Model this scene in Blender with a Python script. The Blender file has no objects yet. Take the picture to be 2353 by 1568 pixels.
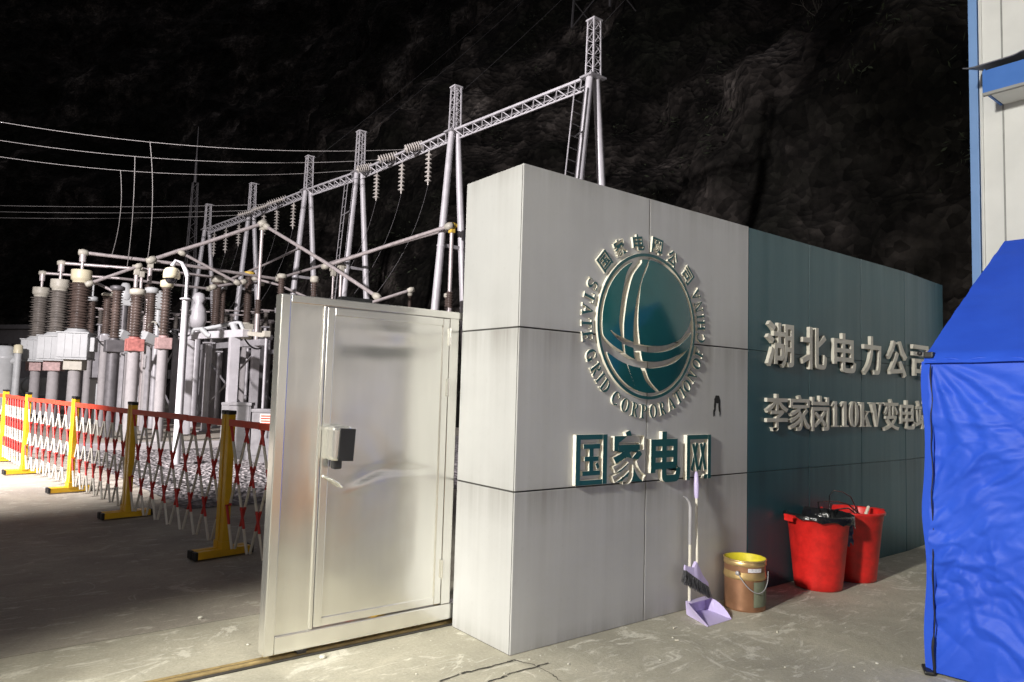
import bpy, bmesh, math, random
import numpy as np
from mathutils import Vector, Matrix, noise
random.seed(7)
SC = bpy.context.scene
COL = SC.collection

# ------------------------------------------------------------------ camera
FPX, YAW, PITCH, ROLL = 1624.68, 0.6628, 0.0695, 0.0292      # focal length in units of a 2353 px wide picture
CAM = Vector((-2.5209, -3.1644, 1.4751))
_f = Vector((math.sin(YAW)*math.cos(PITCH), math.cos(YAW)*math.cos(PITCH), math.sin(PITCH)))
_r0 = Vector((math.cos(YAW), -math.sin(YAW), 0)); _u0 = _r0.cross(_f)
_r = _r0*math.cos(ROLL) + _u0*math.sin(ROLL); _u = -_r0*math.sin(ROLL) + _u0*math.cos(ROLL)
cd = bpy.data.cameras.new('camera'); cam = bpy.data.objects.new('camera', cd); COL.objects.link(cam)
cam.matrix_world = Matrix(((_r.x, _u.x, -_f.x, CAM.x), (_r.y, _u.y, -_f.y, CAM.y), (_r.z, _u.z, -_f.z, CAM.z), (0, 0, 0, 1)))
cd.sensor_width = 36; cd.lens = 36*FPX/2353; cd.clip_end = 1000; cd.clip_start = 0.05
SC.camera = cam

# ------------------------------------------------------------------ world (night)
w = bpy.data.worlds.new('World'); SC.world = w; w.use_nodes = True
nt = w.node_tree; bg = nt.nodes['Background']
sky = nt.nodes.new('ShaderNodeTexSky'); sky.sky_type = 'NISHITA'; sky.sun_disc = False
sky.sun_elevation = math.radians(-3.0); sky.sun_rotation = math.radians(200)
tint = nt.nodes.new('ShaderNodeMixRGB'); tint.inputs[0].default_value = 0.75
tint.inputs[2].default_value = (0.06, 0.055, 0.058, 1)
nt.links.new(sky.outputs[0], tint.inputs[1]); nt.links.new(tint.outputs[0], bg.inputs[0])
bg.inputs[1].default_value = 1.9
SC.view_settings.view_transform = 'Standard'; SC.view_settings.look = 'None'
SC.view_settings.exposure = 0; SC.view_settings.gamma = 1; SC.view_settings.use_curve_mapping = False

# ------------------------------------------------------------------ lamps of the place, plus an added fill
def spot(name, loc, target, power, color, angle, blend, size):
    l = bpy.data.lights.new(name, 'SPOT'); l.energy = power; l.color = color
    l.spot_size = math.radians(angle); l.spot_blend = blend; l.shadow_soft_size = size
    o = bpy.data.objects.new(name, l); COL.objects.link(o); o.location = loc
    o.rotation_euler = (Vector(target)-Vector(loc)).to_track_quat('-Z', 'Y').to_euler(); return o
spot('gate_lamp', (-10.0, -1.95, 5.4), (-0.6, -5.37, 3.9), 7300, (1.0, 0.975, 0.90), 90, 0.10, 0.42)
spot('front_fill', (-3.0, -13.5, 3.2), (0.5, 0, 1.2), 430, (1.0, 0.97, 0.92), 80, 0.4, 0.5)  # added fill behind the camera: lifts front wall and gate, softens shadows
spot('apron_lamp', (-4.0, -2.5, 6.0), (-1.45, 0.20, 0), 1300, (1.0, 0.97, 0.86), 25, 0.30, 0.25)
spot('side_lamp', (-7.5, 5.5, 5.0), (-2.4, 9.0, 0), 3700, (1.0, 0.95, 0.92), 50, 0.6, 0.3)
spot('yard_lamp', (-10, 6.0, 8.0), (7, 19, 3.0), 24000, (1.0, 0.93, 0.95), 84, 0.4, 0.25)

# ------------------------------------------------------------------ materials
MAT = {}
def new_mat(name):
    m = bpy.data.materials.new(name); m.use_nodes = True; MAT[name] = m
    return m, m.node_tree, m.node_tree.nodes['Principled BSDF']
def N(nt, t, **kw):
    n = nt.nodes.new(t)
    for k, v in kw.items():
        if k in n.inputs: n.inputs[k].default_value = v
        else: setattr(n, k, v)
    return n
def ramp(nt, src, stops):
    r = nt.nodes.new('ShaderNodeValToRGB'); e = r.color_ramp.elements
    while len(e) < len(stops): e.new(0.5)
    for i, (p, c) in enumerate(stops):
        e[i].position = p; e[i].color = (c[0], c[1], c[2], 1) if hasattr(c, '__len__') else (c, c, c, 1)
    nt.links.new(src, r.inputs[0]); return r.outputs[0]
def coords(nt, scale=(1, 1, 1), rot=(0, 0, 0), kind='Object'):
    tc = nt.nodes.new('ShaderNodeTexCoord'); mp = nt.nodes.new('ShaderNodeMapping')
    mp.inputs['Scale'].default_value = scale; mp.inputs['Rotation'].default_value = rot
    nt.links.new(tc.outputs[kind], mp.inputs[0]); return mp.outputs[0]
def ntex(nt, vec, scale, detail=6, rough=0.6, dist=0.0):
    n = N(nt, 'ShaderNodeTexNoise', Scale=scale, Detail=detail, Roughness=rough, Distortion=dist)
    nt.links.new(vec, n.inputs['Vector']); return n.outputs['Fac']
def bump(nt, b, h, strength, dist=0.01):
    n = N(nt, 'ShaderNodeBump', Strength=strength, Distance=dist); nt.links.new(h, n.inputs['Height'])
    nt.links.new(n.outputs[0], b.inputs['Normal']); return n
def mixc(nt, fac, a, b, mode='MIX'):
    n = nt.nodes.new('ShaderNodeMixRGB'); n.blend_type = mode
    for i, v in ((0, fac), (1, a), (2, b)):
        if hasattr(v, 'is_linked'): nt.links.new(v, n.inputs[i])
        elif i == 0: n.inputs[0].default_value = v
        else: n.inputs[i].default_value = (v[0], v[1], v[2], 1)
    return n.outputs[0]
def simple(name, col, rough=0.5, metal=0.0, var=0.15, scale=6, bmp=0.0, bscale=40, spec=None):
    m, nt, b = new_mat(name)
    v = coords(nt)
    f = ntex(nt, v, scale)
    dark = tuple(c*(1-var) for c in col); lite = tuple(min(1, c*(1+var)) for c in col)
    c = ramp(nt, f, [(0.3, dark), (0.7, lite)])
    nt.links.new(c, b.inputs['Base Color'])
    b.inputs['Metallic'].default_value = metal
    r = ramp(nt, f, [(0.25, max(0.03, rough-0.08)), (0.75, min(1, rough+0.1))]); nt.links.new(r, b.inputs['Roughness'])
    if spec is not None: b.inputs['Specular IOR Level'].default_value = spec
    if bmp: bump(nt, b, ntex(nt, v, bscale, 4), bmp)
    return m

def mat_concrete(name, base, dirt, pale, stain=0.5, seed=0.0):
    m, nt, b = new_mat(name)
    v = coords(nt)
    big = ntex(nt, v, 0.9, 8, 0.62, 0.4); mid = ntex(nt, v, 4.2, 8, 0.7, 0.8); fine = ntex(nt, v, 60, 5, 0.7)
    vs = coords(nt, (1.0, 3.2, 1), (0, 0, 0.45)); streak = ntex(nt, vs, 3.0, 9, 0.72, 1.2)
    c = ramp(nt, big, [(0.34, dirt), (0.62, base)])
    c = mixc(nt, ramp(nt, mid, [(0.45, 0.0), (0.75, stain)]), c, dirt)
    c = mixc(nt, ramp(nt, streak, [(0.56, 0.0), (0.66, 0.85)]), c, pale)
    blot = ntex(nt, v, 1.7, 10, 0.75, 1.6); c = mixc(nt, ramp(nt, blot, [(0.57, 0.0), (0.61, 0.6)]), c, pale)
    vd = coords(nt, (2.4, 1.0, 1), (0, 0, -0.6)); sc2 = ntex(nt, vd, 2.2, 9, 0.7, 0.9); c = mixc(nt, ramp(nt, sc2, [(0.58, 0.0), (0.68, 0.55)]), c, dirt)
    c = mixc(nt, 0.35, c, ramp(nt, fine, [(0.3, 0.35), (0.7, 1.0)]), 'MULTIPLY')
    vo = N(nt, 'ShaderNodeTexVoronoi', Scale=24.0); nt.links.new(v, vo.inputs['Vector'])
    spk = ramp(nt, vo.outputs['Distance'], [(0.05, 0.5), (0.10, 0.0)])
    c = mixc(nt, spk, c, pale)
    nt.links.new(c, b.inputs['Base Color']); b.inputs['Roughness'].default_value = 0.85
    b.inputs['Specular IOR Level'].default_value = 0.3
    h = mixc(nt, 0.35, mid, fine); h = mixc(nt, 0.4, h, streak)
    bump(nt, b, h, 0.55, 0.02)
    return m
mat_concrete('concrete', (0.55, 0.515, 0.41), (0.34, 0.32, 0.255), (0.80, 0.77, 0.66), 0.55)
mat_concrete('yard_concrete', (0.46, 0.42, 0.35), (0.30, 0.272, 0.23), (0.62, 0.58, 0.50), 0.5)
simple('earth', (0.05, 0.045, 0.038), 0.95, 0, 0.4, 2, 0.6, 12)

def mat_gravel():
    m, nt, b = new_mat('gravel'); v = coords(nt)
    vo = N(nt, 'ShaderNodeTexVoronoi', Scale=13.0); nt.links.new(v, vo.inputs['Vector'])
    c = ramp(nt, vo.outputs['Color'], [(0.1, (0.16, 0.15, 0.15)), (0.9, (0.50, 0.46, 0.46))])
    c = mixc(nt, 1.0, c, ramp(nt, vo.outputs['Distance'], [(0.25, 1.0), (0.7, 0.3)]), 'MULTIPLY')
    nt.links.new(c, b.inputs['Base Color']); b.inputs['Roughness'].default_value = 0.9
    inv = ramp(nt, vo.outputs['Distance'], [(0.0, 1.0), (0.7, 0.0)]); bump(nt, b, inv, 1.0, 0.06)
mat_gravel()

def mat_panel(name, col, dirtc, rough, amount, metal=0.0):
    """coated metal sheet: rain streaks that start under each joint, splash dirt at the foot"""
    m, nt, b = new_mat(name)
    v = coords(nt, (5, 5, 0.22)); s = ntex(nt, v, 1.5, 8, 0.65, 0.25)
    v2 = coords(nt); g = ntex(nt, v2, 1.3, 6, 0.6); fine = ntex(nt, v2, 22, 6)
    sx = nt.nodes.new('ShaderNodeSeparateXYZ'); nt.links.new(v2, sx.inputs[0])
    mr = N(nt, 'ShaderNodeMapRange'); mr.inputs['From Max'].default_value = 2.8; nt.links.new(sx.outputs['Z'], mr.inputs['Value'])
    run = ramp(nt, mr.outputs[0], [(0.0, .8), (0.035, .25), (0.10, .12), (0.24, .30), (0.318, 1.0), (0.3225, .50), (0.34, .30), (0.42, .12), (0.58, .35), (0.654, 1.0), (0.658, .42), (0.69, .2), (0.86, .10), (0.96, .30), (1.0, .7)])
    c = ramp(nt, g, [(0.3, tuple(x*0.92 for x in col)), (0.7, tuple(min(1, x*1.05) for x in col))])
    st = ramp(nt, s, [(0.34, 0.12), (0.70, 1.0)])
    f = mixc(nt, 1.0, run, st, 'MULTIPLY'); f2 = mixc(nt, 1.0, f, (amount,)*3, 'MULTIPLY')
    c = mixc(nt, f2, c, dirtc)
    c = mixc(nt, ramp(nt, fine, [(0.60, 0.0), (0.8, 0.14)]), c, dirtc)
    nt.links.new(c, b.inputs['Base Color']); b.inputs['Metallic'].default_value = metal
    nt.links.new(ramp(nt, s, [(0.3, rough), (0.8, min(1, rough+0.2))]), b.inputs['Roughness'])
    bump(nt, b, g, 0.08, 0.06)
mat_panel('grey_panel', (0.50, 0.50, 0.495), (0.20, 0.185, 0.165), 0.42, 0.75)
mat_panel('green_panel', (0.021, 0.088, 0.108), (0.010, 0.026, 0.030), 0.34, 0.7)
simple('panel_core', (0.05, 0.048, 0.045), 0.9)
simple('teal_face', (0.014, 0.085, 0.088), 0.37, 0, 0.15, 3)
simple('teal_gloss', (0.016, 0.105, 0.110), 0.10, 0.15, 0.2, 2)
simple('letter_side', (0.86, 0.82, 0.70), 0.38, 0.0, 0.05, 5)
simple('letter_cream', (0.60, 0.57, 0.49), 0.45, 0, 0.12, 6)
simple('black_smudge', (0.012, 0.012, 0.013), 0.8)

def mat_steel(name, base, rough, metal, wav):
    m, nt, b = new_mat(name); v = coords(nt)
    w1 = ntex(nt, v, 1.6, 2, 0.4, 0.2); sp = ntex(nt, v, 2.2, 4, 0.5)
    sm = ntex(nt, coords(nt, (3, 3, 0.5)), 2.0, 5, 0.6)
    c = ramp(nt, sm, [(0.35, tuple(x*0.90 for x in base)), (0.65, base)])
    nt.links.new(c, b.inputs['Base Color']); b.inputs['Metallic'].default_value = metal
    nt.links.new(ramp(nt, sp, [(0.3, rough+0.04), (0.7, rough)]), b.inputs['Roughness'])
    bump(nt, b, w1, wav, 0.10)
mat_steel('stainless', (0.93, 0.92, 0.87), 0.215, 0.94, 0.22)
mat_steel('stainless_frame', (0.90, 0.89, 0.84), 0.20, 0.86, 0.05)
simple('galvanised', (0.44, 0.43, 0.445), 0.42, 0.25, 0.14, 5)
simple('painted_steel', (0.55, 0.54, 0.56), 0.45, 0.1, 0.12, 4)
simple('concrete_post', (0.33, 0.315, 0.315), 0.7, 0, 0.14, 5, 0.2)
simple('cabinet_grey', (0.20, 0.195, 0.20), 0.5, 0.1, 0.2, 6)
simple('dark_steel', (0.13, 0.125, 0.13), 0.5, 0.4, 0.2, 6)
simple('rusty_bolt', (0.20, 0.12, 0.07), 0.7, 0.2, 0.3, 12)
simple('aluminium_tube', (0.52, 0.47, 0.46), 0.42, 0.35, 0.15, 8)
simple('brown_porcelain', (0.085, 0.062, 0.052), 0.37, 0, 0.35, 5)
simple('grey_porcelain', (0.15, 0.135, 0.12), 0.37, 0, 0.3, 5)
simple('disc_porcelain', (0.55, 0.52, 0.48), 0.37, 0, 0.2, 8)
simple('cream_paint', (0.62, 0.57, 0.40), 0.4, 0, 0.1, 4)
simple('grey_paint', (0.44, 0.455, 0.455), 0.42, 0, 0.1, 4)
simple('pale_plate', (0.46, 0.44, 0.37), 0.5, 0, 0.15, 9)
simple('pink_plate', (0.42, 0.28, 0.265), 0.5, 0, 0.3, 12)
simple('faded_red', (0.42, 0.15, 0.13), 0.6, 0, 0.4, 14)
simple('phase_yellow', (0.70, 0.48, 0.08), 0.5)
simple('smoked_glass', (0.02, 0.02, 0.025), 0.06)
simple('yellow_paint', (0.78, 0.46, 0.020), 0.38, 0, 0.10, 7)
simple('rail_red', (0.62, 0.060, 0.030), 0.45, 0, 0.12, 9)
simple('black_plastic', (0.015, 0.015, 0.016), 0.45)
simple('black_film', (0.012, 0.012, 0.013), 0.15, 0, 0.2, 9, 0.8, 22)
simple('film_blue', (0.10, 0.11, 0.16), 0.16, 0, 0.3, 20)
simple('bin_red', (0.70, 0.022, 0.018), 0.38, 0, 0.28, 9, 0.05, 50)
simple('lavender', (0.60, 0.52, 0.80), 0.4, 0, 0.05, 5)
simple('cream_pole', (0.74, 0.70, 0.60), 0.4, 0, 0.06, 5)
simple('bristle', (0.10, 0.10, 0.11), 0.6, 0, 0.5, 60)
simple('copper_tin', (0.40, 0.21, 0.12), 0.37, 0.65, 0.2, 7)
simple('brass_tin', (0.62, 0.44, 0.20), 0.37, 0.7, 0.15, 7)
simple('yellow_inside', (0.66, 0.56, 0.03), 0.4, 0, 0.25, 9)
simple('green_label', (0.20, 0.22, 0.15), 0.6, 0, 0.2, 14)
simple('paper_label', (0.70, 0.68, 0.72), 0.6, 0, 0.3, 50)
simple('wire_grey', (0.30, 0.29, 0.28), 0.5, 0.5)
simple('white_panel', (0.80, 0.80, 0.775), 0.45, 0, 0.05, 2)
simple('seam_grey', (0.33, 0.33, 0.32), 0.6)
simple('blue_trim', (0.20, 0.36, 0.68), 0.42, 0, 0.06, 3)
simple('blue_fascia', (0.06, 0.20, 0.62), 0.42, 0, 0.06, 3)
simple('roof_sheet', (0.13, 0.13, 0.15), 0.5, 0.2)
simple('track_steel', (0.42, 0.31, 0.14), 0.55, 0.4, 0.4, 8)
simple('pale_stone', (0.62, 0.60, 0.52), 0.9, 0, 0.2, 30, 0.5)
simple('paper', (0.75, 0.70, 0.58), 0.8, 0, 0.1)
simple('bark', (0.07, 0.06, 0.045), 0.9, 0, 0.3, 8, 0.5)
simple('leaf', (0.030, 0.040, 0.018), 0.7, 0, 0.5, 2)
simple('plaster', (0.84, 0.81, 0.83), 0.8, 0, 0.12, 1.2)
simple('orange_plastic', (0.75, 0.26, 0.02), 0.45)
simple('twig_grey', (0.13, 0.12, 0.10), 0.8)

def mat_stripes():
    m, nt, b = new_mat('red_white_tube')
    tc = nt.nodes.new('ShaderNodeTexCoord'); sx = nt.nodes.new('ShaderNodeSeparateXYZ'); nt.links.new(tc.outputs['Object'], sx.inputs[0])
    mr = N(nt, 'ShaderNodeMapRange'); mr.inputs['From Min'].default_value = 0.08; mr.inputs['From Max'].default_value = 1.12
    nt.links.new(sx.outputs['Z'], mr.inputs['Value'])
    r = nt.nodes.new('ShaderNodeValToRGB'); r.color_ramp.interpolation = 'CONSTANT'; e = r.color_ramp.elements
    red = (0.52, 0.030, 0.022, 1); wh = (0.68, 0.65, 0.57, 1)
    st = [(0.0, wh), (0.20, red), (0.36, wh), (0.53, red), (0.69, wh), (0.86, red)]
    while len(e) < len(st): e.new(0.5)
    for i, (p, c) in enumerate(st): e[i].position = p; e[i].color = c
    nt.links.new(mr.outputs[0], r.inputs[0])
    g = ntex(nt, coords(nt), 14); c = mixc(nt, ramp(nt, g, [(0.55, 0.0), (0.8, 0.35)]), r.outputs[0], (0.25, 0.2, 0.16))
    nt.links.new(c, b.inputs['Base Color']); b.inputs['Roughness'].default_value = 0.45
mat_stripes()

def mat_tarp():
    m, nt, b = new_mat('blue_tarp'); v = coords(nt)
    f = ntex(nt, v, 3, 6); weave = ntex(nt, v, 90, 3)
    c = ramp(nt, f, [(0.3, (0.020, 0.078, 0.56)), (0.7, (0.026, 0.098, 0.64))])
    nt.links.new(c, b.inputs['Base Color']); b.inputs['Roughness'].default_value = 0.55
    b.inputs['Specular IOR Level'].default_value = 0.30
    cr = ntex(nt, coords(nt, (1, 1.0, 1.5), (0.5, 0, 0)), 9, 5, 0.6, 0.5)
    bump(nt, b, mixc(nt, 0.05, cr, weave), 0.25, 0.010)
mat_tarp()

def mat_rock():
    m, nt, b = new_mat('hill_rock'); v = coords(nt)
    f = ntex(nt, v, 0.17, 5, 0.6); g = ntex(nt, v, 0.7, 6, 0.6)
    def cells(sc):
        q = N(nt, 'ShaderNodeTexVoronoi', Scale=sc); nt.links.new(v, q.inputs['Vector']); return q
    a, c_ = cells(0.9), cells(3.4)
    col = ramp(nt, f, [(0.38, (0.018, 0.019, 0.014)), (0.50, (0.028, 0.025, 0.022)), (0.60, (0.085, 0.074, 0.066)), (0.70, (0.23, 0.205, 0.185))])
    col = mixc(nt, 0.75, col, ramp(nt, a.outputs['Color'], [(0.2, 0.2), (0.8, 1.0)]), 'MULTIPLY')
    col = mixc(nt, 0.75, col, ramp(nt, c_.outputs['Color'], [(0.2, 0.25), (0.8, 1.0)]), 'MULTIPLY')
    col = mixc(nt, 0.6, col, ramp(nt, g, [(0.40, 0.15), (0.60, 1.0)]), 'MULTIPLY')
    nt.links.new(col, b.inputs['Base Color']); b.inputs['Roughness'].default_value = 0.95
    b.inputs['Specular IOR Level'].default_value = 0.1
    h = mixc(nt, 0.35, a.outputs['Distance'], c_.outputs['Distance']); h = mixc(nt, 0.3, h, g)
    bump(nt, b, h, 1.0, 0.8)
mat_rock()

# ------------------------------------------------------------------ geometry helpers
class MB:
    def __init__(s): s.v = []; s.f = []; s.m = []; s.sm = []
    def add(s, vs, fs, mi=0, smooth=False):
        o = len(s.v); s.v += [tuple(p) for p in vs]
        for f in fs: s.f.append(tuple(i+o for i in f)); s.m.append(mi); s.sm.append(smooth)
        return s
    def box(s, c, d, mi=0, rot=None):
        hx, hy, hz = d[0]/2, d[1]/2, d[2]/2
        P = [Vector((x*hx, y*hy, z*hz)) for z in (-1, 1) for y in (-1, 1) for x in (-1, 1)]
        if rot is not None: P = [rot @ p for p in P]
        P = [p + Vector(c) for p in P]
        return s.add(P, [(0, 2, 3, 1), (4, 5, 7, 6), (0, 1, 5, 4), (2, 6, 7, 3), (0, 4, 6, 2), (1, 3, 7, 5)], mi)
    def bev(s, c, d, bv, mi=0, rot=None, seg=2):
        bm = bmesh.new(); bmesh.ops.create_cube(bm, size=1)
        for v in bm.verts: v.co = Vector((v.co.x*d[0], v.co.y*d[1], v.co.z*d[2]))
        bmesh.ops.bevel(bm, geom=bm.edges[:], offset=bv, segments=seg, profile=0.6, affect='EDGES')
        bm.verts.index_update()
        P = [((rot @ v.co) if rot is not None else v.co.copy()) + Vector(c) for v in bm.verts]
        s.add(P, [[v.index for v in f.verts] for f in bm.faces], mi); bm.free(); return s
    def tube(s, a, b, r, r2=None, n=10, mi=0, caps=True, smooth=True):
        a = Vector(a); b = Vector(b); r2 = r if r2 is None else r2
        d = (b-a).normalized(); x = d.orthogonal().normalized(); y = d.cross(x)
        A = [2*math.pi*i/n for i in range(n)]
        P = [a + (x*math.cos(t)+y*math.sin(t))*r for t in A] + [b + (x*math.cos(t)+y*math.sin(t))*r2 for t in A]
        s.add(P, [(i, (i+1) % n, n+(i+1) % n, n+i) for i in range(n)], mi, smooth)
        if caps: s.add(P, [tuple(range(n-1, -1, -1)), tuple(range(n, 2*n))], mi, False)
        return s
    def bar(s, a, b, w, t=None, mi=0, upv=(0, 0, 1)):
        a = Vector(a); b = Vector(b); t = w if t is None else t; d = (b-a); L = d.length; d.normalize()
        u = Vector(upv)
        if abs(d.dot(u)) > 0.98: u = Vector((1, 0, 0))
        x = d.cross(u).normalized(); z = x.cross(d)
        R = Matrix((x, d, z)).transposed()
        return s.box((a+b)/2, (w, L, t), mi, R)
    def path(s, pts, r, n=7, mi=0):
        pts = [Vector(p) for p in pts]; k = len(pts); rings = []; x = None
        for i, p in enumerate(pts):
            d = (pts[min(i+1, k-1)]-pts[max(i-1, 0)]).normalized()
            x = d.orthogonal().normalized() if x is None else (x-d*x.dot(d)).normalized()
            y = d.cross(x); rr = r[i] if hasattr(r, '__len__') else r
            rings += [p+(x*math.cos(2*math.pi*j/n)+y*math.sin(2*math.pi*j/n))*rr for j in range(n)]
        fs = [(i*n+j, i*n+(j+1) % n, (i+1)*n+(j+1) % n, (i+1)*n+j) for i in range(k-1) for j in range(n)]
        s.add(rings, fs, mi, True); s.add(rings, [tuple(range(n-1, -1, -1)), tuple(range((k-1)*n, k*n))], mi); return s
    def lathe(s, prof, c, n=20, mi=0, axis=None, smooth=True, cap=True):
        c = Vector(c); P = []
        if axis is None: X, Y, Z = Vector((1, 0, 0)), Vector((0, 1, 0)), Vector((0, 0, 1))
        else: Z = Vector(axis).normalized(); X = Z.orthogonal().normalized(); Y = Z.cross(X)
        for r, h in prof: P += [c + X*(r*math.cos(2*math.pi*i/n)) + Y*(r*math.sin(2*math.pi*i/n)) + Z*h for i in range(n)]
        k = len(prof)
        fs = [(i*n+j, i*n+(j+1) % n, (i+1)*n+(j+1) % n, (i+1)*n+j) for i in range(k-1) for j in range(n)]
        s.add(P, fs, mi, smooth)
        if cap and prof[0][0] > 1e-5: s.add(P, [tuple(range(n-1, -1, -1))], mi)
        if cap and prof[-1][0] > 1e-5: s.add(P, [tuple(range((k-1)*n, k*n))], mi)
        return s
    def build(s, name, mats, parent=None, **props):
        me = bpy.data.meshes.new(name)
        off = Vector((0, 0, 0)); p = parent
        while p is not None: off += p.location; p = p.parent
        me.from_pydata([tuple(Vector(v)-off) for v in s.v], [], s.f)
        for m in (mats if isinstance(mats, (list, tuple)) else [mats]): me.materials.append(MAT[m])
        me.polygons.foreach_set('material_index', s.m); me.polygons.foreach_set('use_smooth', s.sm)
        me.update(); o = bpy.data.objects.new(name, me); COL.objects.link(o); o.parent = parent
        for k, v in props.items(): o[k] = v
        return o
def place(o, p):
    """move a mesh's origin to p without moving the mesh"""
    d = Vector(p)-o.location
    o.data.transform(Matrix.Translation(-d)); o.location = Vector(p); return o
def thing(name, label, cat, loc=(0, 0, 0), group=None):
    o = bpy.data.objects.new(name, None); COL.objects.link(o); o.location = loc; o.empty_display_size = 0.1
    o['label'] = label; o['category'] = cat
    if group: o['group'] = group
    return o
def tag(o, label, cat, group=None):
    o['label'] = label; o['category'] = cat
    if group: o['group'] = group
    return o
def structure(o): o['kind'] = 'structure'; return o
def copy_tree(o, loc=None, label=None, parent=None):
    c = o.copy(); COL.objects.link(c); c.parent = parent
    if loc is not None: c.location = loc
    if label: c['label'] = label
    for ch in [k for k in bpy.data.objects if k.parent == o]: copy_tree(ch, parent=c)
    return c
# measured points of the survey: direction from the photographer's place, at a chosen distance / height / plane
def ray(x, y): return _f + _r*((x-1176.5)/FPX) - _u*((y-784.0)/FPX)
def dist(x, y, dep): return CAM + ray(x, y)*dep
def lev(x, y, z): r = ray(x, y); return CAM + r*((z-CAM.z)/r.z)
def ply(x, y, Y): r = ray(x, y); return CAM + r*((Y-CAM.y)/r.y)
def plx(x, y, X): r = ray(x, y); return CAM + r*((X-CAM.x)/r.x)
def zat(p, y):
    """height on the vertical through p that lies at picture row y"""
    lo, hi = -3.0, 30.0
    for _ in range(40):
        z = (lo+hi)/2; v = Vector((p.x, p.y, z))-CAM
        yy = 784.0 - FPX*v.dot(_u)/v.dot(_f)
        if yy > y: lo = z
        else: hi = z
    return (lo+hi)/2

# ================================================================== SETTING
g = MB(); S = 400
g.add([(-S, -S, -0.03), (S, -S, -0.03), (S, S, -0.03), (-S, S, -0.03)], [(0, 1, 2, 3)])
structure(g.build('ground', 'earth'))
g = MB(); g.add([(-16, -14, 0), (12, -14, 0), (12, 0.62, 0), (-16, 0.62, 0)], [(0, 1, 2, 3)])
structure(g.build('concrete_apron', 'concrete'))
g = MB(); g.add([(-16, 0.624, 0.0), (12, 0.624, 0.0), (12, 1.55, 0.0), (-16, 1.35, 0.0)], [(0, 1, 2, 3)])
structure(g.build('threshold_pavement', 'concrete'))
g = MB(); g.add([(-16, 1.354, 0), (12, 1.554, 0), (12, 60, 0), (-16, 60, 0)], [(0, 1, 2, 3)])
structure(g.build('yard_pavement', 'yard_concrete'))
# gravel bed behind the barriers, lumpy sheet
gx0, gx1, gy0, gy1 = -0.35, 12.0, 5.6, 13.4
nx, ny = 90, 60; P = []; F = []
for j in range(ny+1):
    for i in range(nx+1):
        x = gx0+(gx1-gx0)*i/nx; y = gy0+(gy1-gy0)*j/ny
        ed = min(1, i/3, (nx-i)/3, j/3, (ny-j)/3)
        P.append((x-0.05*(y-5.6), y, 0.006+ed*(0.03+0.03*noise.noise(Vector((x*3, y*3, 0)))+0.02*noise.noise(Vector((x*9, y*9, 3))))))
for j in range(ny):
    for i in range(nx): a = j*(nx+1)+i; F.append((a, a+1, a+nx+2, a+nx+1))
g = MB(); g.add(P, F, 0, True); o = g.build('gravel_bed', 'gravel'); o['kind'] = 'structure'
g = MB(); g.bev((5.2, 13.6, 0.06), (13.5, 0.30, 0.16), 0.02); structure(g.build('kerb', 'concrete_post'))
g = MB(); g.box((5.2, 24.0, 0.03), (13.5, 20.4, 0.06)); structure(g.build('equipment_slab', 'yard_concrete'))

# hillside behind everything: straight along the yard, then closing the valley behind it
nu, nv = 420, 130; P = []; F = []
for i in range(nu+1):
    q = 240*i/nu
    if q < 95: bx_, by_, nx_, ny_ = 12.5, -45+q, 1.0, 0.0
    else: a = (q-95)/62; bx_, by_, nx_, ny_ = 12.5-62+62*math.cos(a), 50+62*math.sin(a), math.cos(a), math.sin(a)
    for j in range(nv+1):
        t = j/nv; hgt = 100*t; run = 60*t + 3.0*math.sin(q*0.05)
        n1 = noise.fractal(Vector((q*0.055, hgt*0.06, 2.0)), 1.0, 2.0, 7)
        rid = noise.noise(Vector((q*0.11, hgt*0.03, 9.0)))
        cr = noise.fractal(Vector((q*0.35, hgt*0.35, 5.0)), 0.8, 2.0, 4)
        rg = 1-abs(noise.noise(Vector((q*0.75, hgt*0.9, 1.0)))); vor = noise.voronoi(Vector((q*0.30, hgt*0.34, run*0.02)))[0]; fac = min(1.2, vor[1]-vor[0]); vo2 = noise.voronoi(Vector((q*0.8, hgt*0.8, 3.0)))[0][0]
        d = (3.2*n1 + 2.2*rid + 0.6*cr + 0.9*fac + 0.7*vo2)*min(1, t*6+0.25); run -= d
        P.append((bx_+nx_*run-ny_*1.2*n1, by_+ny_*run+nx_*1.2*n1, hgt-0.5+0.6*d*min(1, t*6)))
for i in range(nu):
    for j in range(nv): a = i*(nv+1)+j; F.append((a, a+nv+1, a+nv+2, a+1))
g = MB(); g.add(P, F, 0, True); hill = structure(g.build('hill', 'hill_rock'))
# scrub on the hillside (uncountable, reads as one mass)
g = MB(); rnd = random.Random(3)
for k in range(1000):
    i = rnd.randrange(nu//8, nu//2); j = rnd.randrange(1, nv-20); b = Vector(P[i*(nv+1)+j])
    if noise.noise(Vector((b.y*0.09, b.z*0.09, 5))) < -0.05: continue
    R = rnd.uniform(0.35, 1.1)
    for q in range(30):
        c = b + Vector((rnd.gauss(0, R*.5)-0.3, rnd.gauss(0, R*.5), rnd.gauss(0.3, R*.45)))
        s_ = rnd.uniform(.03, .10); a1 = Vector((rnd.gauss(0, 1), rnd.gauss(0, 1), rnd.gauss(0, 1))).normalized(); a2 = a1.orthogonal().normalized()
        g.add([c-a1*s_*1.6, c+a2*s_*.5, c+a1*s_*1.6, c-a2*s_*.5], [(0, 1, 2, 3)])
o = g.build('hillside_scrub', 'leaf'); o['kind'] = 'stuff'; o['label'] = 'dark scrub growing over the unlit rocky hillside'; o['category'] = 'scrub'

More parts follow.
